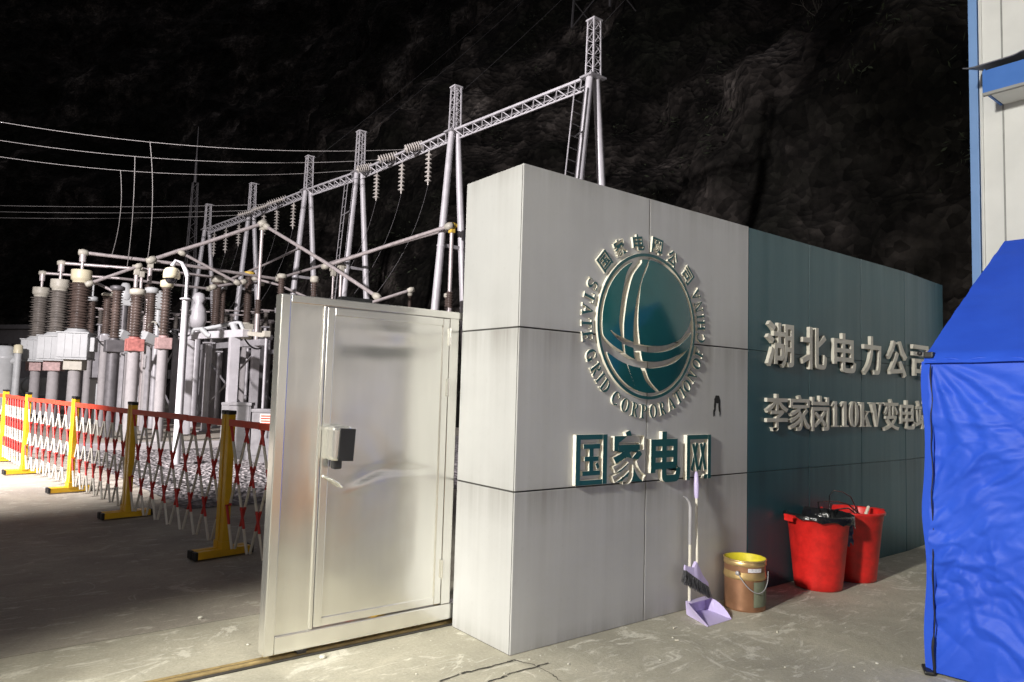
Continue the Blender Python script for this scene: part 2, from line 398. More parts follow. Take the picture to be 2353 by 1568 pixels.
# ================================================================== SIGN WALL
H, D = 2.80, 0.584
XS_G = [0.0, 1.105, 2.2605]; XS_T = [2.2605, 3.153, 4.064, 4.975, 6.15]; ZS = [0.0, 0.90, 1.8404, H]
wall = thing('sign_wall', 'grey and dark green metal clad sign wall with raised lettering and round emblem', 'wall', (0, 0, 0))
core = MB(); core.box((2.485, D/2, (H-0.012)/2), (4.97, D-0.02, H-0.012)); core.box((5.55, D/2+.06, (H-0.012)/2), (1.16, D-0.14, H-0.012)); core.build('core', 'panel_core', wall)
GAP = 0.0045
for i in range(2):
    for k in range(3):
        x0, x1, z0, z1 = XS_G[i], XS_G[i+1], ZS[k], ZS[k+1]
        if i == 0: x0 += 0.0008
        m = MB(); a0 = x0+(GAP if i else 0.0); a1 = x1-GAP; b0 = z0+(GAP if k else 0.002); b1 = z1-(GAP if k < 2 else 0.004)
        m.bev(((a0+a1)/2, 0.006, (b0+b1)/2), (a1-a0, 0.012, b1-b0), 0.003); m.build('grey_cladding', 'grey_panel', wall)
for k in range(3):
    m = MB(); b0 = ZS[k]+(GAP if k else 0.002); b1 = ZS[k+1]-(GAP if k < 2 else 0.004)
    m.bev((0.0045, (0.013+D)/2, (b0+b1)/2), (0.011, D-0.013, b1-b0), 0.003); m.build('grey_cladding', 'grey_panel', wall)
m = MB(); m.box((1.13, D/2, H-0.004), (2.255, D-0.004, 0.008)); m.build('coping', 'grey_panel', wall)
m = MB(); m.box((4.20, D/2+.05, H-0.006), (3.86, D-0.11, 0.008)); m.build('coping', 'green_panel', wall)
for i in range(4):
    for k in range(3):
        x0, x1, z0, z1 = XS_T[i]+GAP, XS_T[i+1]-GAP, ZS[k]+(GAP*.4 if k else .002), ZS[k+1]-(GAP*.4 if k < 2 else .005)
        m = MB()
        if i < 3: m.bev(((x0+x1)/2, 0.0075, (z0+z1)/2), (x1-x0, 0.013, z1-z0), 0.003)
        else:
            R = Matrix.Rotation(math.radians(4.2), 3, 'Z'); L = (x1-x0)/math.cos(math.radians(4.2))
            m.bev(((x0+x1)/2, 0.0075+(x1-x0)/2*math.tan(math.radians(4.2)), (z0+z1)/2), (L, 0.013, z1-z0), 0.003, 0, R)
        m.build('green_cladding', 'green_panel', wall)

# ---- lettering
_glyph = {}
def glyph(ch, off=0.0):
    if (ch, off) in _glyph: return _glyph[ch, off]
    cu = bpy.data.curves.new('glyph', 'FONT'); cu.body = ch; cu.extrude = 0.5; cu.offset = off; cu.resolution_u = 5
    o = bpy.data.objects.new('glyph', cu); COL.objects.link(o)
    me = bpy.data.meshes.new_from_object(o.evaluated_get(bpy.context.evaluated_depsgraph_get()))
    vs = [v.co.copy() for v in me.vertices]; fs = [tuple(p.vertices) for p in me.polygons]; ns = [p.normal.z for p in me.polygons]
    bpy.data.objects.remove(o); bpy.data.curves.remove(cu); bpy.data.meshes.remove(me)
    x0 = min(v.x for v in vs); x1 = max(v.x for v in vs); y0 = min(v.y for v in vs); y1 = max(v.y for v in vs)
    vs = [((v.x-x0)/(x1-x0), (v.y-y0)/(y1-y0), v.z) for v in vs]
    _glyph[ch, off] = (vs, fs, ns); return _glyph[ch, off]
def put_letter(geo, cx, cz, wd, ht, rot, t, mats, name='letter', y0=-0.0005):
    vs, fs, ns = geo; m = MB(); ca, sa = math.cos(rot), math.sin(rot); P = []
    for x, y, z in vs:
        a = (x-0.5)*wd; b = (y-0.5)*ht
        P.append((cx + a*ca - b*sa, y0-(z+0.5)*t, cz + a*sa + b*ca))
    m.add(P, fs); m.m = [0 if n > 0.9 else 1 for n in ns]
    return m.build(name, mats, wall)
TEAL = ['teal_face', 'letter_side']; CREAM = ['letter_cream', 'letter_cream']
def box_letter(ch, x0, x1, z0, z1, t, mats, off): put_letter(glyph(ch, off), (x0+x1)/2, (z0+z1)/2, x1-x0, z1-z0, 0, t*.86, mats)
for ch, x0, x1, z0, z1 in (('湖', 2.470, 2.860, 1.720, 2.085), ('北', 2.985, 3.386, 1.724, 2.081), ('电', 3.51, 3.905, 1.718, 2.069), ('力', 4.045, 4.398, 1.714, 2.078),
                           ('公', 4.531, 4.955, 1.713, 2.071), ('司', 5.09, 5.46, 1.700, 2.06)):
    box_letter(ch, x0, x1, z0, z1, .034, CREAM, .016)
for ch, x0, x1, z0, z1 in (('李', 2.470, 2.785, 1.213, 1.508), ('家', 2.808, 3.128, 1.211, 1.503), ('岗', 3.150, 3.432, 1.207, 1.505), ('变', 4.452, 4.772, 1.194, 1.497),
                           ('电', 4.803, 5.137, 1.199, 1.490), ('站', 5.154, 5.46, 1.20, 1.49)):
    box_letter(ch, x0, x1, z0, z1, .030, CREAM, .013)

def prism(polys):
    """extrude 2-D outlines (0..1 box, each convex or simple) to the glyph format; neighbours sit at slightly different heights"""
    vs = []; fs = []; ns = []
    for k, poly in enumerate(polys):
        zt = 0.5-0.02*k; o = len(vs); n = len(poly)
        ar = sum(poly[i][0]*poly[(i+1) % n][1]-poly[(i+1) % n][0]*poly[i][1] for i in range(n))
        if ar < 0: poly = poly[::-1]
        vs += [(x, y, zt) for x, y in poly] + [(x, y, -0.5) for x, y in poly]
        fs.append(tuple(range(o, o+n))); ns.append(1.0)
        for i in range(n): fs.append((o+i, o+n+i, o+n+(i+1) % n, o+(i+1) % n)); ns.append(0.0)
    return vs, fs, ns
def rect(x0, y0, x1, y1): return [(x0, y0), (x1, y0), (x1, y1), (x0, y1)]
def arc_ring(cx, cy, ro, rx, a0, a1, wo, wi, n=14):
    """quads of an elliptic stroke from angle a0 to a1: outer radii (ro, rx), thick at the sides (wo), thin at top and bottom (wi)"""
    Q = []
    for i in range(n):
        q = []
        for a, side in ((a0+(a1-a0)*i/n, 0), (a0+(a1-a0)*(i+1)/n, 0), (a0+(a1-a0)*(i+1)/n, 1), (a0+(a1-a0)*i/n, 1)):
            a = math.radians(a); kx = ro-(wo if side else 0); ky = rx-(wi if side else 0)
            q.append((cx+kx*math.cos(a), cy+ky*math.sin(a)))
        Q.append(q)
    return Q
def ring_geo(strokes, extra):
    """curved strokes as one band per stroke (no inner seams) plus straight pieces"""
    polys = []
    for q in strokes:
        polys.append([p[0] for p in q]+[q[-1][1]] + [q[-1][2]] + [p[3] for p in q[::-1]])
    return prism(polys + extra)
SER = {
 'I': prism([rect(.30, 0, .70, 1), rect(.08, 0, .92, .07), rect(.08, .93, .92, 1)]),
 'T': prism([rect(.37, 0, .63, 1), rect(0, .92, 1, 1), rect(.2, 0, .8, .06), rect(0, .74, .06, 1), rect(.94, .74, 1, 1)]),
 'E': prism([rect(.16, 0, .40, 1), rect(0, .93, .92, 1), rect(0, 0, 1, .07), rect(.3, .47, .74, .54), rect(.86, .74, .92, 1), rect(.93, 0, 1, .28), rect(.68, .36, .74, .66)]),
 'F': prism([rect(.16, 0, .42, 1), rect(0, .93, 1, 1), rect(.3, .47, .78, .54), rect(.93, .72, 1, 1), rect(.72, .36, .78, .66), rect(0, 0, .6, .06)]),
 'A': prism([[(.44, 1), (.56, 1), (.98, 0), (.72, 0)], [(.44, 1), (.52, .96), (.19, 0), (.10, 0)], rect(.22, .30, .80, .37), rect(0, 0, .34, .06), rect(.60, 0, 1.04, .06)]),
 'H': prism([rect(.10, 0, .32, 1), rect(.68, 0, .90, 1), rect(.3, .47, .7, .54), rect(0, 0, .42, .06), rect(.58, 0, 1, .06), rect(0, .94, .42, 1), rect(.58, .94, 1, 1)]),
 'N': prism([rect(.13, 0, .21, 1), rect(.82, 0, .90, 1), [(.13, 1), (.40, 1), (.90, .0), (.80, 0)], rect(0, 0, .36, .06), rect(0, .94, .3, 1), rect(.66, .94, 1, 1)]),
 'O': ring_geo([arc_ring(.5, .5, .5, .5, 0, 360, .24, .06, 28)], []),
 'C': ring_geo([arc_ring(.52, .5, .52, .5, 42, 318, .25, .06, 24)], [rect(.86, .66, .93, .98), rect(.86, .05, .92, .28)]),
 'G': ring_geo([arc_ring(.50, .5, .50, .5, 42, 318, .24, .06, 24)], [rect(.80, .68, .87, .98), rect(.66, .0, .88, .40), rect(.56, .38, 1.0, .45)]),
 'D': ring_geo([arc_ring(.42, .5, .58, .5, -90, 90, .25, .06, 18)], [rect(.14, 0, .36, 1), rect(0, .94, .44, 1), rect(0, 0, .44, .06)]),
 'P': ring_geo([arc_ring(.46, .73, .50, .27, -90, 90, .24, .06, 14)], [rect(.16, 0, .42, 1), rect(0, .94, .48, 1), rect(.3, .46, .48, .52), rect(0, 0, .62, .06)]),
 'R': ring_geo([arc_ring(.42, .75, .46, .25, -90, 90, .23, .06, 14)], [rect(.14, 0, .38, 1), rect(0, .94, .44, 1), rect(.3, .50, .46, .56), rect(0, 0, .50, .06), [(.40, .52), (.62, .52), (1.02, 0), (.76, 0)]]),
 'S': ring_geo([arc_ring(.48, .74, .42, .26, 35, 258, .20, .07, 18), arc_ring(.50, .27, .48, .27, -145, 82, .22, .07, 18)], [[(.18, .66), (.34, .62), (.88, .34), (.74, .28)], rect(.80, .70, .87, 1), rect(.02, 0, .09, .34)]),
 '1': prism([rect(.34, 0, .70, .995), [(.04, .80), (.36, .88), (.40, .99), (.34, .99), (.04, .86)], rect(.02, 0, 1, .05)]),
 '0': ring_geo([arc_ring(.5, .5, .5, .5, 0, 360, .32, .04, 28)], []),
 'k': prism([rect(.10, 0, .36, 1), rect(0, .95, .34, .995), rect(0, 0, .46, .045), [(.34, .30), (.42, .26), (.82, .62), (.72, .62)], [(.44, .40), (.64, .48), (.98, 0), (.70, 0)], rect(.56, 0, 1.05, .045), rect(.56, .60, .98, .645)]),
 'V': prism([[(.06, 1), (.38, 1), (.60, .16), (.48, 0)], [(.48, 0), (.56, 0), (.92, 1), (.82, 1)], rect(-.02, .955, .46, .998), rect(.66, .955, 1.03, .998)]),
}
for ch, x0, x1, z0, z1 in (('1', 3.470, 3.600, 1.238, 1.462), ('1', 3.632, 3.772, 1.237, 1.463), ('0', 3.785, 3.955, 1.234, 1.464), ('k', 3.975, 4.190, 1.234, 1.459), ('V', 4.180, 4.425, 1.232, 1.459)):
    put_letter(SER[ch], (x0+x1)/2, (z0+z1)/2, x1-x0, z1-z0, 0, .028, CREAM)

BOLD = {
 '国': prism([rect(0, 0, .14, 1), rect(.86, 0, 1, 1), rect(.13, .90, .87, 1), rect(.13, 0, .87, .095), rect(.24, .715, .77, .81), rect(.28, .47, .73, .56), rect(.22, .185, .79, .275), rect(.435, .19, .565, .80), [(.63, .41), (.71, .44), (.77, .34), (.69, .305)]]),
 '网': prism([rect(0, 0, .13, 1), rect(.87, 0, 1, 1), rect(.12, .90, .88, 1), [(.70, 0), (.88, 0), (.88, .10), (.73, .10)],
             [(.21, .79), (.31, .81), (.51, .22), (.41, .18)], [(.38, .82), (.48, .80), (.26, .18), (.17, .23)], [(.53, .79), (.63, .81), (.83, .22), (.73, .18)], [(.70, .82), (.80, .80), (.58, .18), (.49, .23)]]),
}
for ch, x0, x1, z0, z1 in (('国', .44, .708, .912, 1.218), ('家', .756, 1.068, .898, 1.24), ('电', 1.119, 1.425, .888, 1.228), ('网', 1.493, 1.765, .890, 1.200)):
    if ch in BOLD: put_letter(BOLD[ch], (x0+x1)/2, (z0+z1)/2, x1-x0, z1-z0, 0, .029, TEAL)
    else: box_letter(ch, x0, x1, z0, z1, .034, TEAL, .030)

# ---- emblem: raised ring and striped globe
EC = (1.090, 1.928); ER = 0.487
def ringmesh(r0, r1, t, n=96):
    m = MB(); P = []
    for r, y in ((r0, 0), (r0, -t), (r1, -t), (r1, 0)):
        P += [(EC[0]+r*math.cos(2*math.pi*i/n), y-0.0005, EC[1]+r*math.sin(2*math.pi*i/n)) for i in range(n)]
    for k in range(3):
        m.add(P, [(k*n+i, k*n+(i+1) % n, (k+1)*n+(i+1) % n, (k+1)*n+i) for i in range(n)], 1 if k != 1 else 0, k != 1)
    return m
emblem = ringmesh(ER*0.958, ER, 0.022).build('emblem', TEAL, wall, label='round teal emblem with ring and banded globe')
def interp(pts):
    xs = np.array([p[0] for p in pts], float); ys = np.array([p[1] for p in pts], float); o = np.argsort(xs); xs = xs[o]; ys = ys[o]
    s = np.gradient(ys, xs)
    def f(x):
        x = np.clip(x, xs[0], xs[-1]); i = np.clip(np.searchsorted(xs, x)-1, 0, len(xs)-2); h = xs[i+1]-xs[i]; t = (x-xs[i])/h
        return (2*t**3-3*t**2+1)*ys[i]+(t**3-2*t**2+t)*h*s[i]+(-2*t**3+3*t**2)*ys[i+1]+(t**3-t**2)*h*s[i+1]
    return f
def ez(pts):
    out = []
    for px, py in pts:
        p = ply((2200+px*800/1254)*0.574463, (800+py*800/1254)*0.574463, -0.03); out.append(((p.x-EC[0])/ER, (p.z-EC[1])/ER))
    return out
sw = lambda L: [(b, a) for a, b in L]
L1l = interp(sw(ez([(530, 383), (490, 440), (458, 540), (436, 660), (425, 770), (436, 862), (452, 960), (474, 1030), (528, 1155), (560, 1215)])))
L1r = interp(sw(ez([(578, 394), (525, 460), (484, 570), (460, 690), (450, 790), (452, 875), (465, 975), (480, 1032), (531, 1157), (562, 1216)])))
L2l = interp(sw(ez([(622, 378), (585, 450), (545, 560), (516, 690), (506, 790), (508, 895), (522, 1000), (560, 1060), (606, 1150), (680, 1214)])))
L2r = interp(sw(ez([(625, 378), (612, 415), (570, 500), (541, 640), (532, 760), (546, 910), (566, 1012), (585, 1060), (625, 1140), (690, 1206)])))
G1t = interp(ez([(330, 740), (366, 800), (410, 845), (445, 863), (505, 893), (560, 910), (640, 918), (740, 903), (830, 850), (893, 740), (905, 700)]))
G1b = interp(ez([(330, 742), (366, 803), (402, 858), (455, 905), (510, 930), (560, 950), (640, 958), (740, 940), (830, 890), (893, 827), (910, 800)]))
G2t = interp(ez([(318, 800), (340, 850), (385, 905), (440, 947), (515, 998), (570, 1012), (680, 1012), (780, 980), (866, 932), (905, 880)]))
G2b = interp(ez([(318, 880), (345, 930), (400, 985), (475, 1030), (570, 1054), (680, 1050), (790, 1008), (866, 936), (905, 884)]))
n = 150; U, V = np.meshgrid(np.linspace(-1, 1, n), np.linspace(-1, 1, n), indexing='ij')
fld = np.sqrt(U**2+V**2)-0.915
def band(lo, hi, q): return np.minimum(q-lo, hi-q)          # > 0 inside the gap
fld = np.maximum(fld, band(L1l(V), L1r(V), U)); fld = np.maximum(fld, band(L2l(V), L2r(V), U))
fld = np.maximum(fld, band(G1b(U), G1t(U), V)); fld = np.maximum(fld, band(G2b(U), G2t(U), V))
def globe_mesh():
    m = MB(); t0 = 0.018; cache = {}
    def vid(u, v, top):
        k = (round(u, 5), round(v, 5), top)
        if k not in cache:
            y = -(t0+0.045*max(0, 1-u*u-v*v)) if top else -0.0005
            cache[k] = len(m.v); m.v.append((EC[0]+u*ER, y, EC[1]+v*ER))
        return cache[k]
    for i in range(n-1):
        for j in range(n-1):
            q = [(i, j), (i+1, j), (i+1, j+1), (i, j+1)]; val = [fld[a] for a in q]
            if min(val) >= 0: continue
            pos = [(U[a], V[a]) for a in q]; poly = []; cross = []
            for k in range(4):
                a, b = val[k], val[(k+1) % 4]; pa, pb = pos[k], pos[(k+1) % 4]
                if a < 0: poly.append((pa, False))
                if (a < 0) != (b < 0):
                    s = a/(a-b); poly.append(((pa[0]+s*(pb[0]-pa[0]), pa[1]+s*(pb[1]-pa[1])), True))
            m.f.append(tuple(vid(*p, True) for p, _ in poly)); m.m.append(0); m.sm.append(True)
            for k in range(len(poly)):
                (p1, c1), (p2, c2) = poly[k], poly[(k+1) % len(poly)]
                if c1 and c2: m.f.append((vid(*p1, True), vid(*p1, False), vid(*p2, False), vid(*p2, True))); m.m.append(1); m.sm.append(False)
    return m
gm = globe_mesh(); og = gm.build('globe', ['teal_gloss', 'letter_side'], wall); og.parent = emblem
# ring of letters
def on_ring(geo, px, py, wd, ht, rot, t=.026, mats=TEAL):
    p = ply((2200+px*800/1254)*0.574463, (800+py*800/1254)*0.574463, -t)
    put_letter(geo, p.x, p.z, wd, ht, rot, t, mats)
for ch, px, py in (('国', 352, 383), ('家', 448, 297), ('电', 563, 266), ('网', 681, 290), ('公', 778, 367), ('司', 870, 474)):
    p = ply((2200+px*800/1254)*0.574463, (800+py*800/1254)*0.574463, -.026)
    a = math.atan2(p.z-EC[1], p.x-EC[0])-math.pi/2
    put_letter(glyph(ch, .022), p.x, p.z, .110, .110, a, .016, TEAL)
arcs = [('S', 157), ('T', 165.5), ('A', 174), ('T', 182.5), ('E', 190.5), ('G', 203), ('R', 212.5), ('I', 219), ('D', 226),
        ('C', 238.5), ('O', 248.5), ('R', 258), ('P', 267), ('O', 276.5), ('R', 286), ('A', 295.5), ('T', 304.5), ('I', 310.5), ('O', 317), ('N', 326),
        ('O', 336.5), ('F', 345), ('C', 356), ('H', 365), ('I', 371.5), ('N', 378.5), ('A', 387.5)]
for ch, deg in arcs:
    a = math.radians(deg); r = 0.568
    wd = {'I': .036, 'A': .078, 'O': .074, 'G': .074, 'C': .068, 'N': .076, 'H': .074, 'D': .070}.get(ch, .064)
    put_letter(SER[ch], EC[0]+r*math.cos(a), EC[1]+r*math.sin(a), wd, .092, a+math.pi/2, .014, TEAL)
# black scorch mark on the cladding
m = MB()
def blob(cx, cz, rx, rz, seed, y):
    k = 26; pts = []
    for i in range(k):
        a = 2*math.pi*i/k; q = 1+0.35*noise.noise(Vector((math.cos(a)*1.5, math.sin(a)*1.5, seed)))
        pts.append((cx+rx*q*math.cos(a), y, cz+rz*q*math.sin(a)))
    m.add(pts+[(cx, y, cz)], [(i, (i+1) % k, k) for i in range(k)])
blob(1.872, 1.452, .034, .030, 1, -.0012); blob(1.845, 1.405, .012, .045, 2, -.0016); blob(1.897, 1.415, .013, .050, 3, -.002)
blob(1.832, 1.352, .010, .030, 4, -.0024); blob(1.905, 1.36, .007, .035, 5, -.0028)
m.build('scorch_mark', 'black_smudge', wall)

# ================================================================== SLIDING GATE
GX0, GX1, GY, GZ0, GZ1 = -1.170, 0.35, 0.600, 0.045, 1.963
gate = thing('sliding_gate', 'polished stainless steel sliding gate leaf with built-in door beside the sign wall', 'gate', (-0.4, 0.65, 0))
fr = MB(); T = 0.085; yc = GY+T/2
fr.bev((GX0+0.028, yc, (GZ0+GZ1)/2), (0.056, T, GZ1-GZ0), 0.006)
fr.bev((0.32, yc, (GZ0+GZ1)/2), (0.056, T, GZ1-GZ0), 0.006)
fr.bev(((GX0+GX1)/2, yc, GZ1-0.0225), (GX1-GX0-0.114, T-0.004, 0.045), 0.005)
fr.bev(((GX0+GX1)/2, yc, 0.092), (GX1-GX0-0.114, T-0.002, 0.094), 0.006)
fr.bev((-0.915, yc, 1.03), (0.018, T-0.006, 1.776), 0.004)
fr.bev((-0.046, yc, 1.03), (0.070, T-0.006, 1.776), 0.004)
fr.build('frame', 'stainless_frame', gate)
def dented_sheet(x0, x1, z0, z1, y, dents, amp, nx, nz):
    m = MB(); P = []
    for k in range(nz+1):
        for i in range(nx+1):
            x = x0+(x1-x0)*i/nx; z = z0+(z1-z0)*k/nz; e = min(1, 6*min(i/nx, 1-i/nx), 6*min(k/nz, 1-k/nz))
            d = amp*noise.noise(Vector((x*2.2, z*1.6, 4)))
            for (cx, cz, ang, L, wv, dp) in dents:
                ca, sa = math.cos(ang), math.sin(ang); a = (x-cx)*ca+(z-cz)*sa; b = -(x-cx)*sa+(z-cz)*ca
                d += dp*math.exp(-(a/L)**2-(b/wv)**2)
            P.append((x, y+e*d, z))
    m.add(P, [(k*(nx+1)+i, k*(nx+1)+i+1, (k+1)*(nx+1)+i+1, (k+1)*(nx+1)+i) for k in range(nz) for i in range(nx)], 0, True); return m
dented_sheet(-1.113, -0.923, 0.139, 1.919, GY+0.014, [(-1.0, 1.2, 1.5, .5, .06, .004)], .006, 12, 60).build('side_panel', 'stainless', gate)
leaf = MB(); lx0, lx1, lz0, lz1 = -0.902, -0.086, 0.150, 1.914; fw = 0.046
leaf.bev((lx0+fw/2, GY+0.026, (lz0+lz1)/2), (fw, 0.052, lz1-lz0), 0.004)
leaf.bev((lx1-fw/2, GY+0.026, (lz0+lz1)/2), (fw, 0.052, lz1-lz0), 0.004)
leaf.bev(((lx0+lx1)/2, GY+0.027, lz1-fw/2), (lx1-lx0-2*fw, 0.050, fw), 0.004)
leaf.bev(((lx0+lx1)/2, GY+0.027, lz0+fw/2), (lx1-lx0-2*fw, 0.050, fw), 0.004)
door = leaf.build('door', 'stainless_frame', gate, label='stainless pedestrian door with dented sheet')
dented_sheet(lx0+fw, lx1-fw, lz0+fw, lz1-fw, GY+0.010,
             [(-0.62, 0.955, 0.42, .14, .024, .006), (-0.60, 0.91, 0.16, .24, .030, -.004), (-0.40, 1.73, 0.05, .40, .05, .012), (-0.38, 1.80, 0, .4, .03, -.008), (-0.35, 0.98, -0.02, .22, .012, .008)],
             .010, 44, 84).build('door_sheet', 'stainless', door)
hb = MB(); hb.bev((-0.825, GY-0.055, 1.155), (0.118, 0.100, 0.190), 0.022, 0, None, 3); hb.build('lock_box', 'stainless_frame', door)
hb = MB(); hb.bev((-0.803, GY-0.108, 1.148), (0.092, 0.010, 0.178), 0.004, 0, Matrix.Rotation(.05, 3, 'Y')); hb.bev((-0.838, GY-0.060, 1.042), (0.050, 0.05, 0.060), 0.012); hb.build('lock_cover', 'black_plastic', door)
hd = MB(); hd.path([(-0.885, GY-0.004, 0.968), (-0.85, GY-0.03, 0.952), (-0.81, GY-0.03, 0.930), (-0.775, GY-0.004, 0.902)], 0.007); hd.build('door_handle', 'stainless_frame', door)
for z in (1.80, 1.48, 0.36):
    h_ = MB(); h_.tube((-0.083, GY-0.010, z-0.055), (-0.083, GY-0.010, z+0.055), 0.011, n=10); h_.build('hinge', 'stainless_frame', door)
h_ = MB(); h_.bev((-0.72, yc+.005, GZ1+.012), (.20, .06, .022), .005); h_.build('top_stop', 'black_plastic', gate)
for x in (-0.95, 0.2):
    h_ = MB(); h_.lathe([(0.0, -0.014), (.03, -0.014), (.026, 0), (.03, .014), (0, .014)], (x, yc, 0.032), 16, 0, (0, 1, 0)); h_.build('wheel', 'dark_steel', gate)
tr = MB(); tr.box((-3.2, 0.655, 0.003), (7.4, 0.105, 0.006)); tr.build('track_bed', 'dark_steel')
o = bpy.data.objects['track_bed']; o.name = 'gate_track'; tag(o, 'worn yellowish steel track set in the concrete under the gate', 'gate track')
o.data.materials[0] = MAT['earth']
t2 = MB(); t2.tube((-6.9, 0.640, 0.008), (0.4, 0.640, 0.008), 0.014, n=8); t2.tube((-6.9, 0.695, 0.004), (0.4, 0.695, 0.004), 0.010, n=8); t2.build('rail', 'track_steel', o)

# ================================================================== EXPANDING BARRIERS
def barrier(A, B, label, n):
    A = Vector(A); B = Vector(B); root = thing('expanding_barrier', label, 'barrier', (A+B)/2, 'red and white expanding barriers'); root.location.z = 0
    d = (B-A); L = d.length; d.normalize(); side = Vector((d.y, -d.x, 0))
    rz = Matrix.Rotation(math.atan2(d.y, d.x), 3, 'Z')
    for P_, sg in ((A, 1), (B, -1)):
        c = P_ + d*0.042*sg
        p = MB(); p.bev((c.x, c.y, 0.66), (0.058, 0.058, 1.10), 0.005, 0, rz)
        p.bev((c.x, c.y, 0.10), (0.075, 0.075, 0.07), 0.005, 0, rz)
        po = p.build('post', 'yellow_paint', root)
        k = MB(); k.bev((c.x, c.y, 1.215), (0.066, 0.066, 0.036), 0.008, 0, rz); k.build('cap', 'black_plastic', po)
        f = MB(); f.bev((c.x, c.y, 0.045), (0.060, 0.46, 0.062), 0.005, 0, rz); fo = f.build('foot', 'yellow_paint', root)
        for e in (-1, 1):
            q = MB(); qq = c + side*0.240*e; q.bev((qq.x, qq.y, 0.044), (0.066, 0.030, 0.068), 0.008, 0, rz); q.build('end_cap', 'black_plastic', fo)
    r = MB(); a = A+d*0.07; b = B-d*0.07
    segs = max(2, n//2)
    for i in range(segs):
        p0 = a.lerp(b, i/segs); p1 = a.lerp(b, (i+1.04)/segs if i < segs-1 else 1)
        r.bar(p0+Vector((0, 0, 1.128+0.004*(i % 2)))-side*(0.024+0.003*(i % 2)), p1+Vector((0, 0, 1.128+0.004*(i % 2)))-side*(0.024+0.003*(i % 2)), 0.006, 0.055)
    r.build('top_rail', 'rail_red', root)
    s = (L-0.16)/n; m = MB(); lo, hi = 0.10, 1.115
    for k in range(-1, n+2):
        for sg in (1, -1):
            x0 = k*s; x1 = x0+1.5*s*sg; t0, t1 = 0.0, 1.0
            if x0 < 0 and sg > 0: t0 = -x0/(1.5*s)
            if x0 < 0 and sg < 0: continue
            if x0 > n*s+1e-6: 
                if sg > 0: continue
                t0 = (x0-n*s)/(1.5*s)
            if x1 < 0: t1 = x0/(1.5*s)
            if x1 > n*s: t1 = (n*s-x0)/(1.5*s)
            if t1-t0 < 0.12: continue
            pt = lambda t: a + d*(0.01+x0+(x1-x0)*t) + Vector((0, 0, hi+(lo-hi)*t)) + side*0.013*sg
            m.tube(pt(t0), pt(t1), 0.0115, n=7)
            for t in (1/3, 2/3):
                if sg > 0 and t0 < t < t1: q = pt(t); m.tube(q-side*0.040, q+side*0.014, 0.006, n=6)
    m.build('lattice', 'red_white_tube', root)
    return root
BP = [(-0.30, 0.95), (-0.665, 3.13), (-1.01, 5.38), (-1.29, 7.56), (-1.65, 9.83), (-1.83, 11.85), (-2.6, 13.9)]
BL = ['red and white expanding barrier nearest the steel gate, partly hidden behind it', 'shaded red and white expanding barrier between the two nearest pairs of yellow posts',
      'red and white expanding barrier running from shade into bright light', 'brightly lit red and white expanding barrier before the three instrument transformers',
      'densely slatted far red and white expanding barrier', 'farthest red and white expanding barrier at the left picture edge']
for i in range(6): barrier((*BP[i], 0), (*BP[i+1], 0), BL[i], [8, 7, 7, 7, 8, 8][i])

# ================================================================== CLEANING THINGS AND BINS
# dustpan
ML, MR, BLp = lev(1626, 1441, 0), lev(1681, 1424, 0), lev(1579, 1416, 0)
wv = (MR-ML); BRp = BLp+wv*.80; din = ((ML+MR)/2-(BLp+BRp)/2)
pan = thing('dustpan', 'lavender long-handled dustpan standing open on the concrete', 'dustpan', ((ML+BRp)/2).to_tuple())
hb_ = zat(BLp, 1383)
def dustpan():
    m = MB(); Z = lambda p, z: Vector((p.x, p.y, z))
    def slab(A, B, C_, D_, t):
        nrm = ((B-A).cross(D_-A)).normalized()*t; P = [A, B, C_, D_, A+nrm, B+nrm, C_+nrm, D_+nrm]
        m.add(P, [(3, 2, 1, 0), (4, 5, 6, 7), (0, 1, 5, 4), (1, 2, 6, 5), (2, 3, 7, 6), (3, 0, 4, 7)])
    bk = -din*.06; n_ = 6
    slab(Z(BLp, .012), Z(BRp, .012), Z(MR, .003), Z(ML, .003), .003)
    slab(Z(BRp+bk*.2, .010), Z(BLp+bk*.2, .010), Z(BLp+bk, hb_), Z(BRp+bk, hb_), .004)
    for b0, m0, sg in ((BLp, ML, -1), (BRp, MR, 1)):
        prev = (Z(b0, .008), Z(b0+bk, hb_))
        for k in range(1, n_+1):
            f = k/n_; base = b0.lerp(m0, f); fl = wv*sg*.10*math.sin(math.pi*f)
            top = Z(base+fl+bk*(1-f), .006+hb_*(1-f**1.7)**1.0*.98)
            slab(prev[0], Z(base, .004), top, prev[1], .003*sg); prev = (Z(base, .004), top)
    slab(Z(BLp+bk, hb_), Z(BRp+bk, hb_), Z(BRp+din*.20, hb_*1.03), Z(BLp+din*.20, hb_*1.03), .004)
    return m
dustpan().build('pan', 'lavender', pan)
hp0 = (BLp+BRp)/2-din*.04; hp0 = BLp.lerp(BRp, .14)-din*.03; hx, hy = hp0.x, hp0.y
zj, zk = zat(hp0, 1246), zat(hp0, 1158)
hp = MB(); hp.tube((hx, hy, hb_-.01), (hx, hy, zj), 0.0105, n=12); hp.build('pole', 'cream_pole', pan)
hp = MB(); hp.tube((hx, hy, zj-.015), (hx, hy, zk-.02), 0.0125, n=12)
hp.path([(hx, hy, zk-.03), (hx-.006, hy+.004, zk+.01), (hx-.03, hy+.012, zk+.040), (hx-.052, hy+.02, zk+.052)], [.0125, .010, .007, .003], 8)
hp.bar((hx, hy+0.005, zj+.02), (hx+0.040, hy+0.02, zj+.02), 0.010, 0.014); hp.build('hook_grip', 'galvanised', pan)
